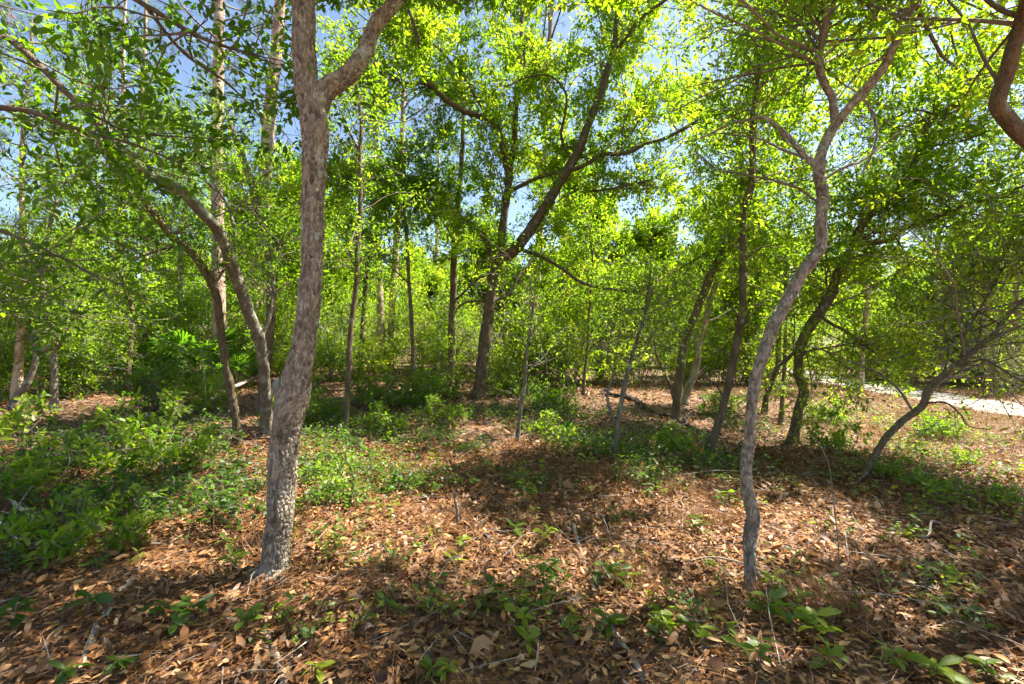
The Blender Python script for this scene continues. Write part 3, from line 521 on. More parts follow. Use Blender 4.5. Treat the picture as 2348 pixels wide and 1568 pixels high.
# ------------------------------------------------------------------ pines
def needle_tufts(r, P, D, n, L, w):
    m = len(P); p = np.repeat(P, n, 0); d = nrm(np.repeat(D, n, 0) * .8 + r.normal(0, .55, (m * n, 3)) + [0, 0, -.1])
    p = p + r.normal(0, .03, p.shape); return leaves(p, d, r.normal(0, 1, p.shape), L * r.uniform(.7, 1.15, m * n), w, 'needle', np.repeat(r.random(m), n))
def pine_data(seed, H, r0, crown_from, lean=(0, 0), nb=26, trunk=None, needles=34, bl=2.3, low=0):
    r = rs(seed)
    if trunk is None:
        z = np.linspace(0, H, 9); trunk = np.stack([lean[0] * z / H + .05 * np.sin(z + seed), lean[1] * z / H + .05 * np.cos(z * .8), z, r0 * (1 - .75 * z / H)], 1); trunk[0, 3] *= 1.35; trunk[0, 2] = -.1
    C = spline(trunk, 6); tr = tube(C, 16, .09, seed, (.075, .10, .012), wob=.03)
    kB = 6; zz = r.uniform(crown_from, .99, nb) ** .9 * H if crown_from < 1 else np.full(nb, H)
    zz[:low] = r.uniform(.18, crown_from, low) * H
    A = np.stack([np.interp(zz, C[:, 2], C[:, k]) for k in range(3)], 1); az = r.uniform(0, 6.28, nb)
    L = bl * (1.15 - .75 * np.clip((zz / H - crown_from) / (1 - crown_from), 0, 1)) * r.uniform(.6, 1.1, nb); L[:low] *= .45
    d = np.stack([np.cos(az), np.sin(az), r.uniform(-.1, .5, nb)], 1); B = np.zeros((nb, kB, 3)); B[:, 0] = A
    for q in range(1, kB): d = nrm(d + r.normal(0, .14, d.shape) + [0, 0, .07]); B[:, q] = B[:, q - 1] + d * (L / (kB - 1))[:, None]
    V, Q = tubes(B, (.012 + .012 * L)[:, None] * np.linspace(1, .35, kB)[None], 5); wood = [(V, Q, None, np.full(len(V), .4))]
    nt = 9; live = np.arange(low, nb); bi = np.repeat(live, nt); n2 = len(bi); t = r.uniform(.3, 1, n2) * (kB - 1); a = np.minimum(t.astype(int), kB - 2); f = (t - a)[:, None]
    p = B[bi, a] * (1 - f) + B[bi, a + 1] * f; td = nrm(nrm(B[bi, a + 1] - B[bi, a]) * .8 + r.normal(0, .5, (n2, 3)) + [0, 0, .25]); TL = r.uniform(.2, .6, n2)
    TP = p[:, None] + td[:, None] * (np.linspace(0, 1, 3)[None, :, None] * TL[:, None, None]); V, Q = tubes(TP, np.tile([.008, .006, .005], (n2, 1)), 3); wood.append((V, Q, None, np.full(len(V), .5)))
    lf = needle_tufts(r, TP[:, -1], td, needles, .24, .0055)
    return tr, cat(wood), lf
def pine_meshes(dat, b=(0, 0, 0)):
    (V, Q, T, ti), (V2, Q2, T2, t2), (V3, _, T3, t3) = dat; b = np.array(b, float)
    return [('trunk', make_mesh('pine_trunk', V - b, T, Q, M_PINE, ti, True), None), ('twigs', make_mesh('pine_twigs', V2 - b, T2, Q2, M_TWIG, t2), 'stuff'), ('crown', make_mesh('pine_crown', V3 - b, T3, None, M_NEEDLE, t3), 'stuff')]
def place(parts, name, label, cat_, loc, rz=0, s=1.0, group=None):
    root = thing(name, label, cat_, loc, group); root.rotation_euler = (0, 0, rz); root.scale = (s, s, s)
    for n, me, k in parts:
        o = link(n, me, root)
        if k: o['kind'] = k
    return root
def traced_pine(label, rows, base_d, H, seed, low=5):
    b = unp(rows[0][0], rows[0][1], base_d); b[2] = hgt(b[0], b[1]); C = path3(rows, base_d, base_d); C[0, :3] = b; C[0, 2] -= .1
    top = C[-1].copy(); e = C[-1, :3] - C[-3, :3]; e = e / np.linalg.norm(e)
    ext = [[*(top[:3] + e * k), top[3] * (1 - .1 * k)] for k in (1.5, 3.5, 6) if top[2] + k * e[2] < H + 4]
    C = np.vstack([C] + ([ext] if ext else [])); dat = pine_data(seed, C[-1, 2], .2, .55, trunk=C, low=low, nb=30)
    return place(pine_meshes(dat, b), 'pine_tree', label, 'tree', b)
traced_pine('tall pine with pale sunlit trunk, first pine left of the stout oak', [(506, 880, 30), (503, 760, 28), (500, 600, 27), (498, 400, 25), (499, 250, 24), (502, 80, 22), (504, -60, 20)], 12.5, 12, 201)
traced_pine('tall pine with flaring foot close behind the leaning lichened oak', [(573, 842, 40), (576, 800, 34), (581, 720, 33), (596, 572, 32), (603, 456, 31), (611, 351, 29), (618, 263, 28), (632, 130, 26), (642, 20, 24), (650, -80, 22)], 14.5, 13, 202)
traced_pine('slender pine with pinkish bark in the sunlit thicket', [(893, 838, 18), (896, 780, 17), (899, 700, 16), (905, 620, 15), (911, 500, 14), (919, 386, 13), (923, 280, 11), (926, 160, 9)], 16, 12, 203)
traced_pine('brown pine trunk right of the central forked oak', [(1221, 835, 23), (1219, 765, 21), (1225, 695, 20), (1232, 620, 19), (1238, 520, 17), (1249, 351, 14), (1255, 200, 11)], 14, 12, 204)

# ------------------------------------------------------------------ background templates
def oak_template(seed, H, r0, nb, nl, ll, tint, zc=.28, spread=1.0):
    r = rs(seed); z = np.linspace(0, H * .8, 7)
    C = np.stack([.25 * np.sin(z * .6 + seed) + r.normal(0, .06, 7), .25 * np.cos(z * .5 + seed * 2) + r.normal(0, .06, 7), z, r0 * (1 - .7 * z / H)], 1); C[:, :2] -= C[0, :2]; C[0, 3] *= 1.3; C[0, 2] = -.1
    sk = [spline(C, 6)]
    for k in range(6):
        i = int(r.integers(len(sk[0]) // 3, len(sk[0]) - 3)); p = sk[0][i]; az = r.uniform(0, 6.28); d = np.array([math.cos(az) * .8, math.sin(az) * .8, r.uniform(.4, 1.2)]); L = H * r.uniform(.25, .42) * spread
        rows = [p]; 
        for q in range(4): d = nrm(d + r.normal(0, .2, 3)); rows.append(np.r_[rows[-1][:3] + d * L / 4, p[3] * (.65 - .14 * q)])
        sk.append(spline(np.array(rows), 4))
    tr = cat([tube(c, 10, .10, seed + k) for k, c in enumerate(sk)])
    A, TN, RD = [], [], []
    for c in sk:
        c, s = even(c, .1); m = c[:, 2] > H * zc; A.append(c[m, :3]); TN.append(np.gradient(c[:, :3], axis=0)[m]); RD.append(c[m, 3])
    wd, lf = grow(r, np.vstack(A), np.vstack(TN), np.concatenate(RD), nb, (.4 * spread, 1.6 * spread), 8, (.25, .7), nl, ll, .45, tint=tint, up=.2, tw=.004, twf=.4)
    V, Q, T, ti = cat(wd); V3, _, T3, t3 = lf
    return [('trunk', make_mesh('oak_trunk', tr[0], tr[2], tr[1], M_OAKD, tr[3], True), None), ('twigs', make_mesh('oak_twigs', V, T, Q, M_TWIG, ti), 'stuff'), ('crown', make_mesh('oak_crown', V3, T3, None, M_LEAF, t3), 'stuff')]
def shrub_template(seed, H, W, nst, nl, ll, tint, lw=.5, bare=0.0, mat=None, kind='far'):
    r = rs(seed); az = r.uniform(0, 6.28, nst); kB = 5
    B = np.zeros((nst, kB, 3)); B[:, 0] = np.stack([r.normal(0, W * .14, nst), r.normal(0, W * .14, nst), np.full(nst, -.04)], 1); L = H * r.uniform(.55, 1.1, nst); d = nrm(np.stack([np.cos(az) * W / H * .55, np.sin(az) * W / H * .55, np.ones(nst)], 1))
    for q in range(1, kB): d = nrm(d + r.normal(0, .2, d.shape)); B[:, q] = B[:, q - 1] + d * (L / (kB - 1))[:, None]
    V, Q = tubes(B, np.full((nst, 1), .006 + .002 * H) * np.linspace(1, .35, kB)[None], 5)
    A = B[:, 1:].reshape(-1, 3); TN = np.repeat(nrm(B[:, -1] - B[:, 0]), kB - 1, 0)
    wd, lf = grow(r, A, TN, np.full(len(A), .01), nst * 3, (.15 * H, .5 * H), 6, (.1 * H, .3 * H), nl, ll, lw, tint=tint, up=.2, tw=.0025 if bare == 0 else .004, jit=.3, kind=kind)
    w = cat(wd); st = (V, Q, None, np.repeat(r.random(nst), kB * 5)); V3, _, T3, t3 = lf
    out = [('stems', make_mesh('shrub_stems', *(lambda c: (c[0], c[2], c[1]))(cat([st, w])), M_PALE if bare else M_TWIG, cat([st, w])[3]), 'stuff')]
    out.append(('foliage', make_mesh('shrub_foliage', V3, T3, None, mat or M_LEAF, t3), 'stuff'))
    return out
OAKS = [oak_template(301, 8.5, .13, 190, 24, .165, (.35, 1.0)), oak_template(302, 7.0, .10, 160, 24, .15, (.15, .8), .22), oak_template(303, 9.5, .15, 200, 26, .165, (.4, 1.0), .3, 1.15), oak_template(304, 6.0, .08, 190, 24, .165, (.35, 1.0), .06, 1.2)]
PINES = [pine_meshes(pine_data(311, 17, .17, .55, (.3, .2), nb=34)), pine_meshes(pine_data(312, 14, .13, .42, (-.4, .1), nb=34, low=6)), pine_meshes(pine_data(313, 9, .09, .25, (.2, -.2), nb=30, bl=1.6, needles=44))]
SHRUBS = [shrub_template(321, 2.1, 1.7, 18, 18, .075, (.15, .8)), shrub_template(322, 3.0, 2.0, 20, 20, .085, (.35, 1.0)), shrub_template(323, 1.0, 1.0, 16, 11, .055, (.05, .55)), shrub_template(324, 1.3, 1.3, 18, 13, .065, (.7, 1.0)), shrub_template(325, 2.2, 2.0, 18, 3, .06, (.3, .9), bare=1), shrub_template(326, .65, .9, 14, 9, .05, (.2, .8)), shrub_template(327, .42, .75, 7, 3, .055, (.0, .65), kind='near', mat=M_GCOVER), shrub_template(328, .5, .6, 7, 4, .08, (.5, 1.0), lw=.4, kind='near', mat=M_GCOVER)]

def region(px):
    for lim, s in ((260, 'behind the mossy elbow stem'), (600, 'behind the palmetto'), (1000, 'right of the stout oak'), (1330, 'beyond the central forked oak'), (1700, 'beyond the charred log'), (2010, 'behind the S-shaped oak')):
        if px < lim: return s
    return 'across the sandy trail'
rb = rs(777)
def at_depth(px, d):
    x = (px - CX) / F * d; return (x, d, float(hgt(x, d)))
def off_trail(p):
    C = spline(np.array(TRAIL, float), 6); return np.hypot(C[:, 0] - p[0], C[:, 1] - p[1]).min()
n = 0
for d, gap in ((17.5, 300), (22, 230), (28, 160), (35, 120), (45, 95)):
    px = -60 + rb.uniform(0, gap)
    while px < 2430:
        dd = d + rb.uniform(-2, 2.5); p = at_depth(px, dd)
        if off_trail(p) > 2.2:
            k = rb.random(); where = region(px); far = 'close behind' if d < 19 else 'some way back' if d < 30 else 'deep in the wood'
            if k < .78:
                v = n % 3 if d < 19 else (3 if n % 2 else (n // 2) % 3); kindw = ('tall slim', 'dark small-crowned', 'broad yellow-green', 'low bushy')[v]
                place(OAKS[v], 'oak_tree', f'{kindw} oak {far}, {where}', 'tree', p, rb.uniform(0, 6.28), rb.uniform(.55, .95) if d < 25 else rb.uniform(.75, 1.1), f'{kindw} oaks {far} {where}')
            else: place(PINES[n % 3], 'pine_tree', f'{("tall", "mid-height", "young low-branched")[n % 3]} pine {far}, {where}', 'tree', p, rb.uniform(0, 6.28), rb.uniform(.85, 1.15), f'pines {far} {where}')
            n += 1
        px += gap * rb.uniform(.75, 1.25)
for k, px, d, sc_, lab in ((2, 2160, 16.5, 1.0, 'young feathery pine across the trail behind the tilted oak'), (2, 2330, 14.5, .95, 'young feathery pine cut by the right edge above the trail'), (2, 1975, 14.5, 1.05, 'young feathery pine behind the elbow-footed oak'), (2, 40, 9.5, .9, 'young feathery pine high at the left edge'), (1, 330, 13.5, .9, 'mid-height pine behind the sunlit broken limb'), (2, 2060, 22, 1.2, 'feathery pine standing beyond the bend of the trail')):
    place(PINES[k], 'pine_tree', lab, 'tree', at_depth(px, d), rb.uniform(0, 6.28), sc_)
for i, px in enumerate(np.linspace(-150, 2500, 20)):
    v = 3 if i % 2 else 2; p = at_depth(px + rb.uniform(-40, 40), 62 + rb.uniform(-5, 5)); far = region(px)
    place(OAKS[v], 'oak_tree', f'{("broad yellow-green", "low bushy")[i % 2]} oak on the far skyline, {far}', 'tree', p, rb.uniform(0, 6.28), rb.uniform(1.2, 1.7), f'skyline oaks {far}')
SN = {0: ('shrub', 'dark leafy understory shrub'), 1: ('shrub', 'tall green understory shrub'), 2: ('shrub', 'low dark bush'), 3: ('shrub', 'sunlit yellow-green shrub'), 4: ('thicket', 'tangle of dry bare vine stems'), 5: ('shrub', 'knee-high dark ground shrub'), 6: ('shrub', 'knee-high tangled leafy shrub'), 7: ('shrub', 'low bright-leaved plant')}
def shrub(k, px, d, s, label=None, group=None):
    p = at_depth(px, d); where = region(px); far = 'in front' if d < 12 else 'close behind' if d < 15 else 'farther back' if d < 22.5 else 'deep in the wood'
    place(SHRUBS[k], SN[k][0], label or f'{SN[k][1]} {far}, {where}', 'shrub', p, rb.uniform(0, 6.28), s, None if label else f'{SN[k][1]} {far} {where}')
for d, gap in ((13.5, 140), (16.5, 112), (20, 95), (25, 85), (32, 75)):
    px = -80 + rb.uniform(0, gap)
    while px < 2430:
        dd = d + rb.uniform(-1.3, 1.3); p = at_depth(px, dd)
        ok = off_trail(p) > 1.7 and not (1380 < px < 1800 and dd < 15) and not (1700 < px < 2300 and dd < 17 and p[0] < 10.5)
        if ok:
            k = int(rb.choice([0, 1, 3, 4, 2], p=[.22, .30, .14, .26, .08])); shrub(k, px, dd, rb.uniform(.8, 1.35))
        px += gap * rb.uniform(.75, 1.25)
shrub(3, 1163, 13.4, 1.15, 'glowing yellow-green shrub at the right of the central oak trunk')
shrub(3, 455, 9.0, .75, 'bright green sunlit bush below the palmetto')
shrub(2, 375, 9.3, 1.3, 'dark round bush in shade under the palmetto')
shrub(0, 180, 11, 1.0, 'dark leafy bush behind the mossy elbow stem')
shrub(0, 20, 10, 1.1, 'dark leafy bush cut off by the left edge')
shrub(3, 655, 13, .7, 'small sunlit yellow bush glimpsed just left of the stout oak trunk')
shrub(0, 2120, 19.0, 1.1, 'dense shrub added in place of the dark shade across the trail')  # shrub put in where there is only a dark pocket of shade
for i, (k, px, d, s, lab) in enumerate((
  (6, 20, 3.3, .9, 'tangled leafy shrub filling the left edge'), (6, 110, 3.7, 1.0, 'tangled leafy shrub second from the left edge'), (7, 160, 3.35, .9, 'bright-leaved plant in front of the left tangled shrubs'), (6, 230, 4.3, 1.1, 'tangled shrub behind the pale dead branches'),
  (6, 340, 4.0, .95, 'leafy shrub midway between left edge and stout oak'), (7, 300, 3.5, .8, 'bright plant midway between left edge and stout oak'), (6, 450, 4.2, .9, 'dark leafy shrub left of the stout oak'), (6, 545, 4.5, .8, 'leafy shrub pressed close to the left of the stout oak'), (6, 60, 5.0, 1.3, 'taller tangled shrub farther in at the left edge'),
  (6, 180, 5.8, 1.3, 'tangled shrub in shade below the mossy elbow stem'), (6, 390, 5.6, 1.2, 'tangled shrub in shade left of the slim leaning oak'), (6, 500, 6.2, 1.1, 'tangled shrub around the foot of the slim leaning oak'), (6, 730, 5.2, .8, 'leafy shrub just right of the stout oak trunk'), (6, 800, 6.3, .9, 'leafy shrub at the foot of the thin lichen-covered stem'),
  (7, 745, 4.3, .7, 'small pale-leaved plant right of the stout oak foot'), (7, 2120, 4.6, .42, 'sunlit leafy shrub right of the tilted oak foot'), (7, 2060, 4.9, .5, 'sunlit bright plant at the tilted oak foot'), (7, 2290, 4.3, .4, 'leafy plant near the right edge behind the pale twigs'), (6, 1300, 7.4, .8, 'leafy clump right of the thin crooked pale stem'), (6, 1460, 5.8, .7, 'leafy clump right of the double-stemmed sapling'), (6, 1380, 6.3, .7, 'leafy clump left of the double-stemmed sapling'), (6, 1640, 5.6, .6, 'leafy clump at the foot of the straight dark trunk'),
  (1, 640, 14.5, 1.0, 'tall green shrub glimpsed behind the stout oak'), (0, 760, 13.2, 1.0, 'leafy shrub behind the thin lichen-covered stem'), (1, 990, 14.5, 1.0, 'tall shrub left behind the upright brown trunk'), (1, 1290, 13.5, .95, 'tall shrub right of the brown pine trunk'), (3, 1390, 14.5, 1.3, 'sunlit shrub behind the upper end of the charred log'), (1, 1480, 15.5, 1.05, 'tall green shrub behind the middle of the charred log'), (3, 1580, 15.8, 1.4, 'sunlit shrub behind the two leaning trunks'), (1, 1680, 15.6, 1.0, 'tall green shrub behind the straight dark trunk'), (3, 1770, 15.4, 1.3, 'yellow-green shrub seen past the S-shaped oak'),
  (1, 1860, 16.5, .95, 'tall green shrub behind the elbow-footed oak'), (3, 1990, 20, 1.5, 'yellow-green shrub where the trail bends away'), (1, 2080, 21, 1.2, 'tall shrub beyond the trail left of the shrub added for shade'), (1, 2200, 17, 1.2, 'tall shrub across the trail behind the tilted oak'), (1, 2310, 14.5, 1.1, 'tall shrub across the trail at the right edge'), (0, 2260, 15.5, 1.2, 'dark shrub across the trail near the right edge'))):
    shrub(k, px, d, s, lab)
for k, px, d, s_, lab in ((7, 90, 4.4, 1.2, 'arching bright plant near the left edge, second row'), (7, 270, 5.0, 1.3, 'arching bright plant rising behind the left shrubs'), (7, 430, 5.2, 1.1, 'arching bright plant left of the slim leaning oak foot'), (7, 20, 6.5, 1.5, 'tall arching plant farther back at the left edge'), (7, 350, 7.2, 1.5, 'tall arching plant in front of the dark round bush'), (7, 880, 7.0, 1.0, 'bright arching plant before the low bushes'), (7, 1010, 7.6, 1.0, 'bright arching plant in front of the upright brown trunk'), (7, 1270, 6.4, .9, 'bright arching plant right of the thin crooked pale stem'), (7, 1550, 6.2, .8, 'bright arching plant right of the pale sapling'), (7, 1930, 6.2, .9, 'bright arching plant right of the elbow-footed oak'), (7, 2200, 5.6, .5, 'bright arching plant under the tilted oak')):
    shrub(k, px, d, s_, lab)
KN = ['peeping out right behind the stout oak', 'right of the thin lichen-covered stem', 'in the middle of the low bush row', 'at the foot of the greyish slim trunk', 'left of the upright brown trunk foot', 'close to the right of the central oak foot', 'below the brown pine trunk', 'left of the very thin dark straight sapling', 'touching the right side of the stout oak', 'in front of the thin lichen-covered stem', 'between the two leaning trunks and the straight dark trunk', 'right of the elbow-footed oak', 'beside the tilted oak on the trail side']
for i, (px, d, s) in enumerate(((700, 10.2, 1.1), (850, 9.6, 1.2), (905, 9.2, 1.3), (960, 10, 1.2), (1010, 10.6, 1.1), (1165, 11, 1.1), (1240, 10, 1.0), (1290, 9.3, .9), (650, 7.6, 1), (770, 8, .9), (1640, 9.5, .9), (1900, 8.4, .8), (2150, 7.2, .8))):
    shrub(5, px, d, s, 'knee-high bushy shrub ' + KN[i])

# ------------------------------------------------------------------ saw palmetto
def fan_mesh(seed, R):
    r = rs(seed); n = 26; a = np.linspace(-2.2, 2.2, n); D = np.stack([np.cos(a), np.sin(a), -.12 + r.normal(0, .05, n)], 1)
    V, _, T, t = leaves(np.zeros((n, 3)), D, np.tile([0, 0, 1.], (n, 1)) + r.normal(0, .25, (n, 3)), R * r.uniform(.85, 1.05, n), R * .085, 'near', np.clip(r.normal(.5, .1, n), 0, 1)); return make_mesh('frond', V, T, None, M_GCOVER, t)
FANS = [fan_mesh(i, .55) for i in range(3)]
def palmetto(label, px, d, s, nf, seed):
    r = rs(seed); p = at_depth(px, d); root = thing('saw_palmetto', label, 'palmetto', p)
    for k in range(nf):
        az = k / nf * 6.28 + r.uniform(-.3, .3); h = r.uniform(.5, 1.15) * s; out = r.uniform(.25, .7) * s; tip = np.array([math.cos(az) * out, math.sin(az) * out, h])
        c = spline(np.array([[0, 0, -.03, .009], [tip[0] * .4, tip[1] * .4, h * .6, .007], [*tip, .005]]), 5); V, Q, T, ti = tube(c, 5, .08, k)
        st = link('stalk', make_mesh('stalk', V, T, Q, M_TWIG, ti, True), root)
        f = link('frond', FANS[k % 3], st); f.location = tip; f.rotation_euler = (r.uniform(-.3, .3), r.uniform(-1.1, -.3), az); f.scale = (s,) * 3
palmetto('saw palmetto with fan fronds catching the sun behind the slim leaning oaks', 452, 12.2, 1.15, 13, 5)
palmetto('smaller palmetto half hidden beside the pale sunlit trunk', 372, 12.8, .9, 9, 6)
palmetto('palmetto with narrow fans right of the slim leaning oak', 545, 12.0, .85, 8, 7)

# ------------------------------------------------------------------ charred log, fallen branches, sticks
def lying(name, label, cat_, rows, mat, sides=12, step=.03, seed=1, lift=0, twigs=(), plate=None, wob=.08):
    """rows (px,py,w[,height above ground]) where the pixel is the point on the ground below."""
    def pts(rows):
        out = []
        for q in rows:
            g = ground_at(q[0], q[1]); r = q[2] * g[1] / F / 2; out.append([g[0], g[1], g[2] + r * .7 + lift + (q[3] if len(q) > 3 else 0), r])
        return np.array(out)
    C = pts(rows); b = C[0, :3].copy(); b[2] = hgt(b[0], b[1]); root = thing(name, label, cat_, b)
    V, Q, T, ti = tube(spline(C, 8), sides, step, seed, plate, wob); link('stem', make_mesh('stem', V - b, T, Q, mat, ti, True), root)
    for k, tw in enumerate(twigs):
        V, Q, T, ti = tube(spline(pts(tw), 6), max(5, sides // 2), step, seed + k + 1, None, wob); link('twig', make_mesh('twig', V - b, T, Q, mat, ti, True), root)
    return root
lying('fallen_log', 'charred black fallen log lying behind the pale double-stemmed sapling', 'log', [(1378, 905, 8), (1398, 909, 14), (1430, 915, 16), (1458, 923, 17), (1476, 937, 13), (1506, 951, 9), (1538, 958, 11), (1562, 970, 14), (1588, 984, 14), (1612, 998, 9)], M_CHAR, 18, .03, 401, lift=-.035, wob=.2, twigs=[[(1440, 920, 5, .1), (1430, 905, 4, .22), (1446, 897, 3, .3)], [(1400, 908, 6, .05), (1383, 900, 5, .12), (1374, 910, 4, .02)], [(1570, 976, 5, .08), (1580, 965, 4, .2)]], plate=(.05, .08, .014))
lying('fallen_branch', 'lichened dead branch with one side fork at the bottom edge, below the stout oak', 'branch', [(652, 1580, 15), (636, 1518, 14), (625, 1483, 12), (603, 1450, 10), (588, 1440, 6)], M_DEAD, 14, .012, 403, twigs=[[(650, 1545, 9), (668, 1522, 8), (690, 1502, 5)]], plate=(.012, .02, .0015))
lying('fallen_branch', 'long straight dead branch lying in the litter left of the stout oak', 'branch', [(304, 1332, 15), (267, 1374, 16), (239, 1416, 16), (214, 1462, 16), (196, 1510, 15), (166, 1562, 14)], M_DEAD, 14, .012, 404, plate=(.012, .02, .0015))
lying('dead_branch', 'dead stick with raised snapped end among the seedlings in the middle', 'branch', [(1314, 1196, 7), (1318, 1228, 9, .02), (1331, 1268, 10), (1345, 1308, 10), (1362, 1354, 9)], M_DEAD, 10, .015, 405, twigs=[[(1330, 1250, 4), (1370, 1236, 3), (1440, 1250, 2)]])
lying('fallen_branch', 'bare dead branch slanting to the bottom edge in the middle', 'branch', [(1398, 1436, 12), (1428, 1484, 14), (1456, 1523, 14), (1480, 1575, 14)], M_DEAD, 12, .015, 406)
lying('stake_stick', 'short upright lichen-crusted broken stick standing in litter', 'stick', [(1047, 1209, 8), (1048, 1208, 8, .12), (1043, 1207, 6, .21), (1046, 1206, 3, .26)], M_LICH, 10, .01, 407, twigs=[[(1045, 1208, 4, .24), (1053, 1206, 3, .29)]])
lying('dead_branch', 'long pale bare twig branch lying across the litter near the right edge', 'branch', [(2060, 1170, 3), (2156, 1211, 5), (2219, 1239, 6), (2324, 1297, 6), (2400, 1340, 6)], M_PALE, 7, .02, 408, twigs=[[(2156, 1213, 4, .02), (2135, 1228, 5, .08), (2128, 1248, 5, .04), (2100, 1238, 3)]], lift=.02)
lying('dead_branch', 'thin pale dead twig forking below the long pale twig branch', 'branch', [(2058, 1220, 3), (2124, 1249, 4), (2202, 1297, 4), (2270, 1345, 3)], M_PALE, 6, .02, 409, lift=.03)
lying('dead_branch', 'slender arched bare stem crossing in front of the S-shaped oak foot', 'branch', [(1552, 1290, 3), (1623, 1300, 4, .06), (1668, 1320, 4, .1), (1721, 1345, 4, .12), (1777, 1350, 4, .05), (1800, 1356, 3)], M_PALE, 6, .02, 410)
for i, (rows, lab) in enumerate((
    ([(1924, 1347, 3), (1921, 1346, 3, .25), (1910, 1344, 2, .5), (1898, 1340, 2, .72), (1870, 1335, 1.5, .85)], 'tall thin bare dead stem standing right of the S-shaped oak'),
    ([(2022, 1370, 3), (2000, 1340, 2, .12), (1975, 1300, 2, .2), (1955, 1270, 1.5, .26)], 'bare grey stem leaning left in open litter'),
    ([(2123, 1372, 3), (2120, 1368, 2, .12), (2131, 1362, 2, .25), (2120, 1350, 1.5, .32)], 'thin upright bare stem below the forking pale twig'))):
    lying('dead_branch', lab, 'stick', rows, M_TWIG, 6, .02, 420 + i)
lying('dead_branch', 'pale dead branch sloping through ground vines by the left edge', 'branch', [(20, 1180, 7, .14), (70, 1215, 9, .1), (126, 1240, 9, .03), (150, 1252, 7)], M_DEAD, 8, .015, 430, twigs=[[(40, 1195, 4, .12), (66, 1175, 3, .2), (80, 1160, 2, .2)]])
lying('dead_branch', 'thin white twig at the left edge above the sunlit litter', 'branch', [(-20, 1205, 6, .1), (30, 1245, 6, .05), (56, 1272, 5), (90, 1290, 3)], M_DEAD, 7, .015, 431, twigs=[[(30, 1245, 3, .05), (60, 1225, 3, .1), (110, 1260, 2, .03)]])
lying('dead_branch', 'grey dead branch lying behind the ground vines right of the elbow stem', 'branch', [(310, 972, 9, .02), (360, 955, 9, .05), (410, 945, 8, .08), (470, 925, 6, .1)], M_DEAD, 8, .04, 432, twigs=[[(360, 955, 4, .05), (380, 935, 3, .15), (420, 915, 2, .25)]])
lying('dead_branch', 'brown dead branch crossing the orange litter beside the leaning lichened oak', 'branch', [(470, 930, 8, .05), (520, 910, 9, .12), (560, 893, 8, .15), (590, 880, 5, .18)], M_DEAD, 8, .04, 433)
# round gall on the sapling's twig
g = ground_at(1623, 1042); gp = unp(1613, 862, g[1] - .1); V = nrm(np.stack([np.cos(a) * np.sin(b) for a in np.linspace(0, 6.28, 12, endpoint=False) for b in (.01, .5, 1.0, 1.57, 2.1, 2.6, 3.13)] and [[math.cos(a) * math.sin(b), math.sin(a) * math.sin(b), math.cos(b) * 1.0] for a in np.linspace(0, 6.2832, 12, endpoint=False) for b in (.02, .5, 1.0, 1.57, 2.1, 2.6, 3.12)]))
V = V * (.034 * (1 + .08 * np.sin(9 * V[:, :1]) * np.cos(7 * V[:, 2:3]))); Q = [[a * 7 + b, ((a + 1) % 12) * 7 + b, ((a + 1) % 12) * 7 + b + 1, a * 7 + b + 1] for a in range(12) for b in range(6)]
tag(link('oak_gall', make_mesh('oak_gall', V, None, np.array(Q), M_OAKD, np.full(len(V), .7), True), None, gp), 'round brown gall on a bare twig left of the straight dark trunk', 'gall')
# air plant on the oak fork
r = rs(55); n = 34; a = r.uniform(0, 6.28, n); D = np.stack([np.cos(a), np.sin(a), r.uniform(.0, 1.4, n)], 1)
V, _, T, t = leaves(np.zeros((n, 3)), D, np.tile([0, 0, 1.], (n, 1)), r.uniform(.07, .15, n), .006, 'blade', r.uniform(.6, 1, n))
ap = unp(797, 160, nearest_depth(A_C, 722, 262) + .12)
tag(link('air_plant', make_mesh('air_plant', V, T, None, M_GCOVER, t), None, ap), 'spiky pale air plant perched on the right fork of the stout oak', 'air plant')

# ------------------------------------------------------------------ leaf litter
def fan_points(r, n, y0, y1, pw=1.0, xm=1.18):
    y = (r.random(n) * (y1 ** (pw + 1) - y0 ** (pw + 1)) + y0 ** (pw + 1)) ** (1 / (pw + 1)); x = r.uniform(-1, 1, n) * (y * xm + .3); return x, y
def litter(name, seed, n, y0, y1, ll, lift, kind, tint, label):
    r = rs(seed); x, y = fan_points(r, n, y0, y1); m = np.array(np.hypot(x - np.interp(y, [t[1] for t in TRAIL], [t[0] for t in TRAIL]), 0) > .95) | (r.random(n) < .05); x, y = x[m], y[m]; n = len(x)
    P = np.stack([x, y, hgt(x, y) + r.uniform(.002, lift, n)], 1); a = r.uniform(0, 6.28, n); D = np.stack([np.cos(a), np.sin(a), r.normal(0, .32, n)], 1)
    Nn = r.normal(0, .42, (n, 3)) + [0, 0, 1]; s = ll * np.exp(r.normal(-.05, .32, n)); flip = r.random(n) < .5; Nn[flip] *= -1
    t0 = np.clip(np.where(r.random(n) < .3, r.uniform(0, .3, n), r.normal(tint[0], tint[1], n)), 0, 1)
    V, _, T, t = leaves(P, D, Nn, s, s * np.exp(r.normal(-1.12, .28, n)), kind, t0, r.normal(1, 1.3, n))
    o = link(name, make_mesh(name, V, T, None, M_DRY, t)); tag(o, label, 'leaf litter', kind='stuff')
litter('leaf_litter', 501, 92000, 1.6, 6.4, .052, .045, 'dry', (.45, .30), 'brown fallen oak leaves carpeting the near ground')
litter('leaf_litter', 502, 62000, 6.2, 16, .080, .04, 'far', (.40, .28), 'brown fallen leaves on the ground among the farther trunks')
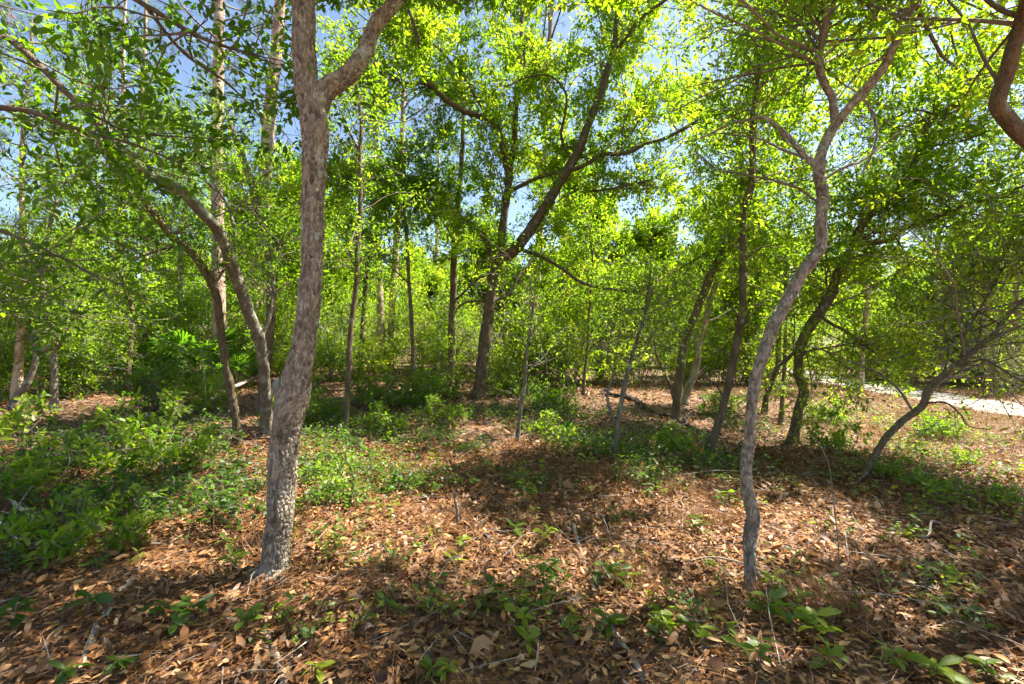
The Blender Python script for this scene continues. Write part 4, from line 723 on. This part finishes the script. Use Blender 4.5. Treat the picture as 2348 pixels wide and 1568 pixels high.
def needles():
    r = rs(505); n = 26000; x, y = fan_points(r, n, 1.6, 6.5); P = np.stack([x, y, hgt(x, y) + r.uniform(.02, .062, n)], 1)
    th = np.sin(x * 1.3 + 1) + np.cos(y * 1.7 + x) ; a = th * 1.5 + r.normal(0, .9, n); D = np.stack([np.cos(a), np.sin(a), r.normal(0, .12, n)], 1)
    V, _, T, t = leaves(P, D, r.normal(0, .2, (n, 3)) + [0, 0, 1], r.uniform(.1, .22, n), .0036, 'needle', r.uniform(0, .6, n))
    tag(link('pine_straw', make_mesh('pine_straw', V, T, None, M_STRAW, t)), 'thin rusty pine needles strewn over the leaf litter', 'pine straw', kind='stuff')
needles()
# the most prominent single fallen leaves, as pieces of the ground
def dry_leaf_mesh(seed):
    r = rs(seed); us = np.linspace(0, 1, 8); w = np.sin(np.pi * us ** .85) ** .8 * .17 * r.uniform(.85, 1.2); curl = r.uniform(-.12, .18); tw = r.uniform(-.4, .4); V = []
    for u, ww in zip(us, w):
        z = curl * (u - .5) ** 2 * 2
        for s in (-1, 0, 1): V.append([u - .5, s * ww + .03 * math.sin(u * 3 + seed), z + abs(s) * ww * .45 + s * ww * tw * (u - .5) * 2])
    Q = [[i * 3 + j, i * 3 + j + 1, i * 3 + j + 4, i * 3 + j + 3] for i in range(7) for j in (0, 1)]
    return make_mesh('fallen_leaf', np.array(V), None, np.array(Q), M_DRY, np.full(len(V), np.clip(r.normal(.58, .26), .05, 1)), True)
DRY = [dry_leaf_mesh(600 + i) for i in range(14)]
r = rs(507); x, y = fan_points(r, 300, 1.85, 3.1, .3, 1.05)
for i in range(300):
    o = link('fallen_leaf', DRY[i % 14], GROUND, (x[i], y[i], float(hgt(x[i], y[i])) + r.uniform(.035, .058))); s = r.uniform(.045, .076); o.scale = (s, s, s); o.rotation_euler = (r.normal(0, .25), r.normal(0, .2), r.uniform(0, 6.28))

# ------------------------------------------------------------------ ground vines and grass
def patch_cover(name, label, seed, patches, ll, hmax, tint, per, mat, lw=.6, kind='dry', stemmed=True):
    r = rs(seed); Ps = []
    for (px, py, rx, ry, nn) in patches:
        g = ground_at(px, py); q = r.normal(0, .5, (nn, 2)); Ps.append(np.stack([g[0] + q[:, 0] * rx, g[1] + q[:, 1] * ry], 1))
    P = np.vstack(Ps); P = P[(P[:, 1] > 2.1)]; n = len(P); h = r.uniform(.25, 1, n) * hmax
    base = np.stack([P[:, 0], P[:, 1], hgt(P[:, 0], P[:, 1])], 1); tip = base + np.stack([r.normal(0, .35, n) * h, r.normal(0, .35, n) * h, h], 1)
    S = np.stack([base, (base + tip) / 2 + r.normal(0, .02, (n, 3)), tip], 1); V, Q = tubes(S, np.tile([.0022, .0017, .001], (n, 1)), 3)
    i = np.repeat(np.arange(n), per); m = len(i); t = r.uniform(.35, 1.05, m)[:, None]; lp = base[i] * (1 - t) + tip[i] * t + r.normal(0, .02, (m, 3)); a = r.uniform(0, 6.28, m)
    D = np.stack([np.cos(a), np.sin(a), r.normal(.15, .3, m)], 1); Nn = r.normal(0, .35, (m, 3)) + [0, 0, 1]; s = ll * r.uniform(.6, 1.3, m)
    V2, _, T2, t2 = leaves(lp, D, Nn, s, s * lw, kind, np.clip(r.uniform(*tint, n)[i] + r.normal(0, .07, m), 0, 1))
    st = link(name, make_mesh(name, V2, T2, None, mat, t2)); tag(st, label, 'ground cover', kind='stuff')
    link('stems', make_mesh('stems', V, None, Q, M_TWIG, np.repeat(r.random(n), 9)), st)['kind'] = 'stuff'
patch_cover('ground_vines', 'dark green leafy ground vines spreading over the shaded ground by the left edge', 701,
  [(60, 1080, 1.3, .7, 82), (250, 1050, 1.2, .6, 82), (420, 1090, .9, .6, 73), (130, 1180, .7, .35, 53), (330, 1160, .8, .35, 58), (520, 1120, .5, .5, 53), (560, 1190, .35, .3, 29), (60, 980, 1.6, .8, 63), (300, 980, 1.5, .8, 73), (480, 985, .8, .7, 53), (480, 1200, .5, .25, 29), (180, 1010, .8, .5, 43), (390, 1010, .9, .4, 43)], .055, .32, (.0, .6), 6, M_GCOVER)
patch_cover('ground_vines', 'leafy green ground plants in the shade just right of the stout oak', 702,
  [(740, 1010, .5, .5, 120), (800, 1060, .6, .45, 110), (720, 1100, .5, .5, 110), (860, 980, .7, .5, 110), (700, 960, .7, .6, 110), (930, 1020, .6, .3, 60), (960, 1120, .4, .3, 50), (900, 1130, .5, .3, 80), (780, 1160, .4, .3, 60), (1000, 1010, .6, .3, 60), (1060, 1040, .4, .25, 40), (860, 1090, .5, .3, 70)], .042, .24, (.1, .85), 7, M_GCOVER)
patch_cover('ground_vines', 'scattered low green plants around the foot of the central oak and the saplings', 703,
  [(1150, 950, .8, .6, 110), (1260, 940, 1.0, .7, 160), (1330, 960, .8, .6, 120), (1230, 990, .6, .4, 70), (1390, 1020, .8, .6, 160), (1450, 1060, .7, .5, 140), (1330, 1040, .5, .4, 70), (1540, 1030, .6, .4, 70), (1640, 1080, .5, .4, 100), (1680, 920, 1.0, .8, 110), (1060, 960, .8, .6, 120), (1210, 1120, .3, .2, 40), (1500, 990, .5, .3, 50), (1590, 1020, .5, .3, 50), (1480, 1110, .4, .25, 60), (1700, 985, .5, .4, 50)], .045, .26, (.1, .85), 6, M_GCOVER)
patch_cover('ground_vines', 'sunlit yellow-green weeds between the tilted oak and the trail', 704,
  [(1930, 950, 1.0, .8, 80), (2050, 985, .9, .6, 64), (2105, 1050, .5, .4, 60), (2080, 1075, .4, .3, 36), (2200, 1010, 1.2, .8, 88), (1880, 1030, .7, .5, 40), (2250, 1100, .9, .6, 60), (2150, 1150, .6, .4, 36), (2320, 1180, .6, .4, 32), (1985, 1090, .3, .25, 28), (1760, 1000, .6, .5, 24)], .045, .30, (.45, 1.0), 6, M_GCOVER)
rq = rs(909)
patch_cover('ground_sprigs', 'small bright green sprigs scattered thinly through the open leaf litter', 705, [(rq.uniform(660, 2340), rq.uniform(1000, 1480), .16, .12, int(rq.integers(2, 9))) for _ in range(90)], .045, .17, (.3, 1.0), 6, M_GCOVER, lw=.42)
def grass(seed, patches, label, tint, hmax):
    r = rs(seed); P = np.vstack([np.stack([(g := ground_at(px, py))[0] + (q := r.normal(0, .5, (nn, 2)))[:, 0] * rx, g[1] + q[:, 1] * ry], 1) for px, py, rx, ry, nn in patches])
    C = spline(np.array(TRAIL, float), 8); dist = np.min(np.hypot(P[:, None, 0] - C[None, :, 0], P[:, None, 1] - C[None, :, 1]), 1); P = P[(P[:, 1] > 1.9) & (dist > .95)]; n = len(P)
    D = np.stack([r.normal(0, .5, n), r.normal(0, .5, n), r.uniform(.3, 1, n)], 1)
    V, _, T, t = leaves(np.stack([P[:, 0], P[:, 1], hgt(P[:, 0], P[:, 1])], 1), D, r.normal(0, 1, (n, 3)), hmax * r.uniform(.4, 1, n), .0045, 'needle', r.uniform(*tint, n))
    tag(link('dry_grass', make_mesh('dry_grass', V, T, None, M_STRAW, t)), label, 'grass', kind='stuff')
def twig_litter():
    r = rs(506); n = 2600; x, y = fan_points(r, n, 1.9, 11); a = r.uniform(0, 6.28, n); L = r.uniform(.06, .38, n) * np.where(r.random(n) < .12, 2.2, 1)
    b = np.stack([x, y, hgt(x, y) + r.uniform(.02, .05, n)], 1); e = b + np.stack([np.cos(a) * L, np.sin(a) * L, np.abs(r.normal(0, .18, n)) * L], 1); m = (b + e) / 2 + r.normal(0, .05, (n, 3)) * L[:, None]
    V, Q = tubes(np.stack([b, m, e], 1), r.uniform(.001, .0032, n)[:, None] * np.array([[1.2, 1, .6]]), 4)
    tag(link('twig_litter', make_mesh('twig_litter', V, None, Q, M_DEAD, np.repeat(r.random(n), 12))), 'small broken twigs strewn all over the leaf litter', 'twigs', kind='stuff')
twig_litter()
grass(801, [(2200, 960, 3.0, 1.4, 6000), (2000, 920, 2.5, 2.0, 5000), (2300, 1010, 1.5, 1.0, 2500), (2330, 905, 3, 2.5, 5000), (2060, 890, 3, 2.5, 4000), (1760, 900, 2, 1.5, 2500), (1960, 990, 1.6, 1.0, 2500), (2150, 1060, 1.2, .8, 1800), (1560, 890, 3, 1.5, 3000)], 'dry straw-coloured grass along both sides of the sandy trail', (.4, 1), .22)
grass(802, [(1560, 1130, .5, .3, 500), (1620, 1200, .3, .2, 400), (1730, 1370, .15, .1, 160), (1900, 1400, .25, .15, 300), (60, 1150, .7, .5, 500), (380, 1180, .8, .4, 500), (1350, 1090, .5, .4, 400), (1440, 1340, .25, .15, 250), (600, 1290, .12, .1, 100), (1020, 1210, .3, .2, 250)], 'wispy tufts of dry brown grass poking through the leaf litter', (0, .6), .26)

# ------------------------------------------------------------------ seedlings
def seed_leaf(seed, t0):
    r = rs(seed); us = np.linspace(0, 1, 7); w = np.sin(np.pi * np.clip(us, 0, 1) ** 1.25) ** .75 * .2 * r.uniform(.9, 1.15); w[0] = .01; V = []
    bend = r.uniform(.05, .3)
    for u, ww in zip(us, w):
        for s in (-1, 0, 1): V.append([u, s * ww, -bend * u * u + abs(s) * ww * .35])
    Q = [[i * 3 + j, i * 3 + j + 1, i * 3 + j + 4, i * 3 + j + 3] for i in range(6) for j in (0, 1)]
    return make_mesh('leaf', np.array(V), None, np.array(Q), M_GCOVER, np.full(len(V), t0) + r.normal(0, .02, len(V)), True)
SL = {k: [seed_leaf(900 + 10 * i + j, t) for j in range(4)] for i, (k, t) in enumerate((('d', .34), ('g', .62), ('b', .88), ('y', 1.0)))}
def seedling(px, py, hpx, nl, tone, label, seed, group=None):
    r = rs(seed); g = ground_at(px, py); h = hpx * g[1] / F; root = thing('seedling', label, 'seedling', g, group)
    ns = 1 if nl < 8 else 2 if r.random() < .6 else 3; LF = r.uniform(.8, 1.4)
    for s in range(ns):
        az = r.uniform(0, 6.28); tip = np.array([math.cos(az) * h * .25 * s, math.sin(az) * h * .25 * s, h * (1 - .25 * s)]); mid = tip * .5 + r.normal(0, .08 * h, 3) * [1, 1, 0]
        c = spline(np.array([[0, 0, -.01, .0035], [*mid, .0028], [*tip, .0018]]), 5); V, Q, T, ti = tube(c, 5, .02, s); stm = link('stem', make_mesh('stem', V, T, Q, M_TWIG, ti, True), root)
        for k in range(nl // ns):
            t = 1 - .75 * (k / (nl / ns)) ** 1.2; p = mid * 4 * t * (1 - t) * .5 + tip * (t * t + .5 * 2 * t * (1 - t)); o = link('leaf', SL[tone][int(r.integers(4))], stm, p)
            L = r.uniform(.06, .125) * min(1.2, .7 + h) * LF; o.scale = (L, L * r.uniform(.7, 1.15), L); o.rotation_euler = (r.normal(0, .35), r.uniform(-.6, .15), k * 2.4 + r.normal(0, .3))
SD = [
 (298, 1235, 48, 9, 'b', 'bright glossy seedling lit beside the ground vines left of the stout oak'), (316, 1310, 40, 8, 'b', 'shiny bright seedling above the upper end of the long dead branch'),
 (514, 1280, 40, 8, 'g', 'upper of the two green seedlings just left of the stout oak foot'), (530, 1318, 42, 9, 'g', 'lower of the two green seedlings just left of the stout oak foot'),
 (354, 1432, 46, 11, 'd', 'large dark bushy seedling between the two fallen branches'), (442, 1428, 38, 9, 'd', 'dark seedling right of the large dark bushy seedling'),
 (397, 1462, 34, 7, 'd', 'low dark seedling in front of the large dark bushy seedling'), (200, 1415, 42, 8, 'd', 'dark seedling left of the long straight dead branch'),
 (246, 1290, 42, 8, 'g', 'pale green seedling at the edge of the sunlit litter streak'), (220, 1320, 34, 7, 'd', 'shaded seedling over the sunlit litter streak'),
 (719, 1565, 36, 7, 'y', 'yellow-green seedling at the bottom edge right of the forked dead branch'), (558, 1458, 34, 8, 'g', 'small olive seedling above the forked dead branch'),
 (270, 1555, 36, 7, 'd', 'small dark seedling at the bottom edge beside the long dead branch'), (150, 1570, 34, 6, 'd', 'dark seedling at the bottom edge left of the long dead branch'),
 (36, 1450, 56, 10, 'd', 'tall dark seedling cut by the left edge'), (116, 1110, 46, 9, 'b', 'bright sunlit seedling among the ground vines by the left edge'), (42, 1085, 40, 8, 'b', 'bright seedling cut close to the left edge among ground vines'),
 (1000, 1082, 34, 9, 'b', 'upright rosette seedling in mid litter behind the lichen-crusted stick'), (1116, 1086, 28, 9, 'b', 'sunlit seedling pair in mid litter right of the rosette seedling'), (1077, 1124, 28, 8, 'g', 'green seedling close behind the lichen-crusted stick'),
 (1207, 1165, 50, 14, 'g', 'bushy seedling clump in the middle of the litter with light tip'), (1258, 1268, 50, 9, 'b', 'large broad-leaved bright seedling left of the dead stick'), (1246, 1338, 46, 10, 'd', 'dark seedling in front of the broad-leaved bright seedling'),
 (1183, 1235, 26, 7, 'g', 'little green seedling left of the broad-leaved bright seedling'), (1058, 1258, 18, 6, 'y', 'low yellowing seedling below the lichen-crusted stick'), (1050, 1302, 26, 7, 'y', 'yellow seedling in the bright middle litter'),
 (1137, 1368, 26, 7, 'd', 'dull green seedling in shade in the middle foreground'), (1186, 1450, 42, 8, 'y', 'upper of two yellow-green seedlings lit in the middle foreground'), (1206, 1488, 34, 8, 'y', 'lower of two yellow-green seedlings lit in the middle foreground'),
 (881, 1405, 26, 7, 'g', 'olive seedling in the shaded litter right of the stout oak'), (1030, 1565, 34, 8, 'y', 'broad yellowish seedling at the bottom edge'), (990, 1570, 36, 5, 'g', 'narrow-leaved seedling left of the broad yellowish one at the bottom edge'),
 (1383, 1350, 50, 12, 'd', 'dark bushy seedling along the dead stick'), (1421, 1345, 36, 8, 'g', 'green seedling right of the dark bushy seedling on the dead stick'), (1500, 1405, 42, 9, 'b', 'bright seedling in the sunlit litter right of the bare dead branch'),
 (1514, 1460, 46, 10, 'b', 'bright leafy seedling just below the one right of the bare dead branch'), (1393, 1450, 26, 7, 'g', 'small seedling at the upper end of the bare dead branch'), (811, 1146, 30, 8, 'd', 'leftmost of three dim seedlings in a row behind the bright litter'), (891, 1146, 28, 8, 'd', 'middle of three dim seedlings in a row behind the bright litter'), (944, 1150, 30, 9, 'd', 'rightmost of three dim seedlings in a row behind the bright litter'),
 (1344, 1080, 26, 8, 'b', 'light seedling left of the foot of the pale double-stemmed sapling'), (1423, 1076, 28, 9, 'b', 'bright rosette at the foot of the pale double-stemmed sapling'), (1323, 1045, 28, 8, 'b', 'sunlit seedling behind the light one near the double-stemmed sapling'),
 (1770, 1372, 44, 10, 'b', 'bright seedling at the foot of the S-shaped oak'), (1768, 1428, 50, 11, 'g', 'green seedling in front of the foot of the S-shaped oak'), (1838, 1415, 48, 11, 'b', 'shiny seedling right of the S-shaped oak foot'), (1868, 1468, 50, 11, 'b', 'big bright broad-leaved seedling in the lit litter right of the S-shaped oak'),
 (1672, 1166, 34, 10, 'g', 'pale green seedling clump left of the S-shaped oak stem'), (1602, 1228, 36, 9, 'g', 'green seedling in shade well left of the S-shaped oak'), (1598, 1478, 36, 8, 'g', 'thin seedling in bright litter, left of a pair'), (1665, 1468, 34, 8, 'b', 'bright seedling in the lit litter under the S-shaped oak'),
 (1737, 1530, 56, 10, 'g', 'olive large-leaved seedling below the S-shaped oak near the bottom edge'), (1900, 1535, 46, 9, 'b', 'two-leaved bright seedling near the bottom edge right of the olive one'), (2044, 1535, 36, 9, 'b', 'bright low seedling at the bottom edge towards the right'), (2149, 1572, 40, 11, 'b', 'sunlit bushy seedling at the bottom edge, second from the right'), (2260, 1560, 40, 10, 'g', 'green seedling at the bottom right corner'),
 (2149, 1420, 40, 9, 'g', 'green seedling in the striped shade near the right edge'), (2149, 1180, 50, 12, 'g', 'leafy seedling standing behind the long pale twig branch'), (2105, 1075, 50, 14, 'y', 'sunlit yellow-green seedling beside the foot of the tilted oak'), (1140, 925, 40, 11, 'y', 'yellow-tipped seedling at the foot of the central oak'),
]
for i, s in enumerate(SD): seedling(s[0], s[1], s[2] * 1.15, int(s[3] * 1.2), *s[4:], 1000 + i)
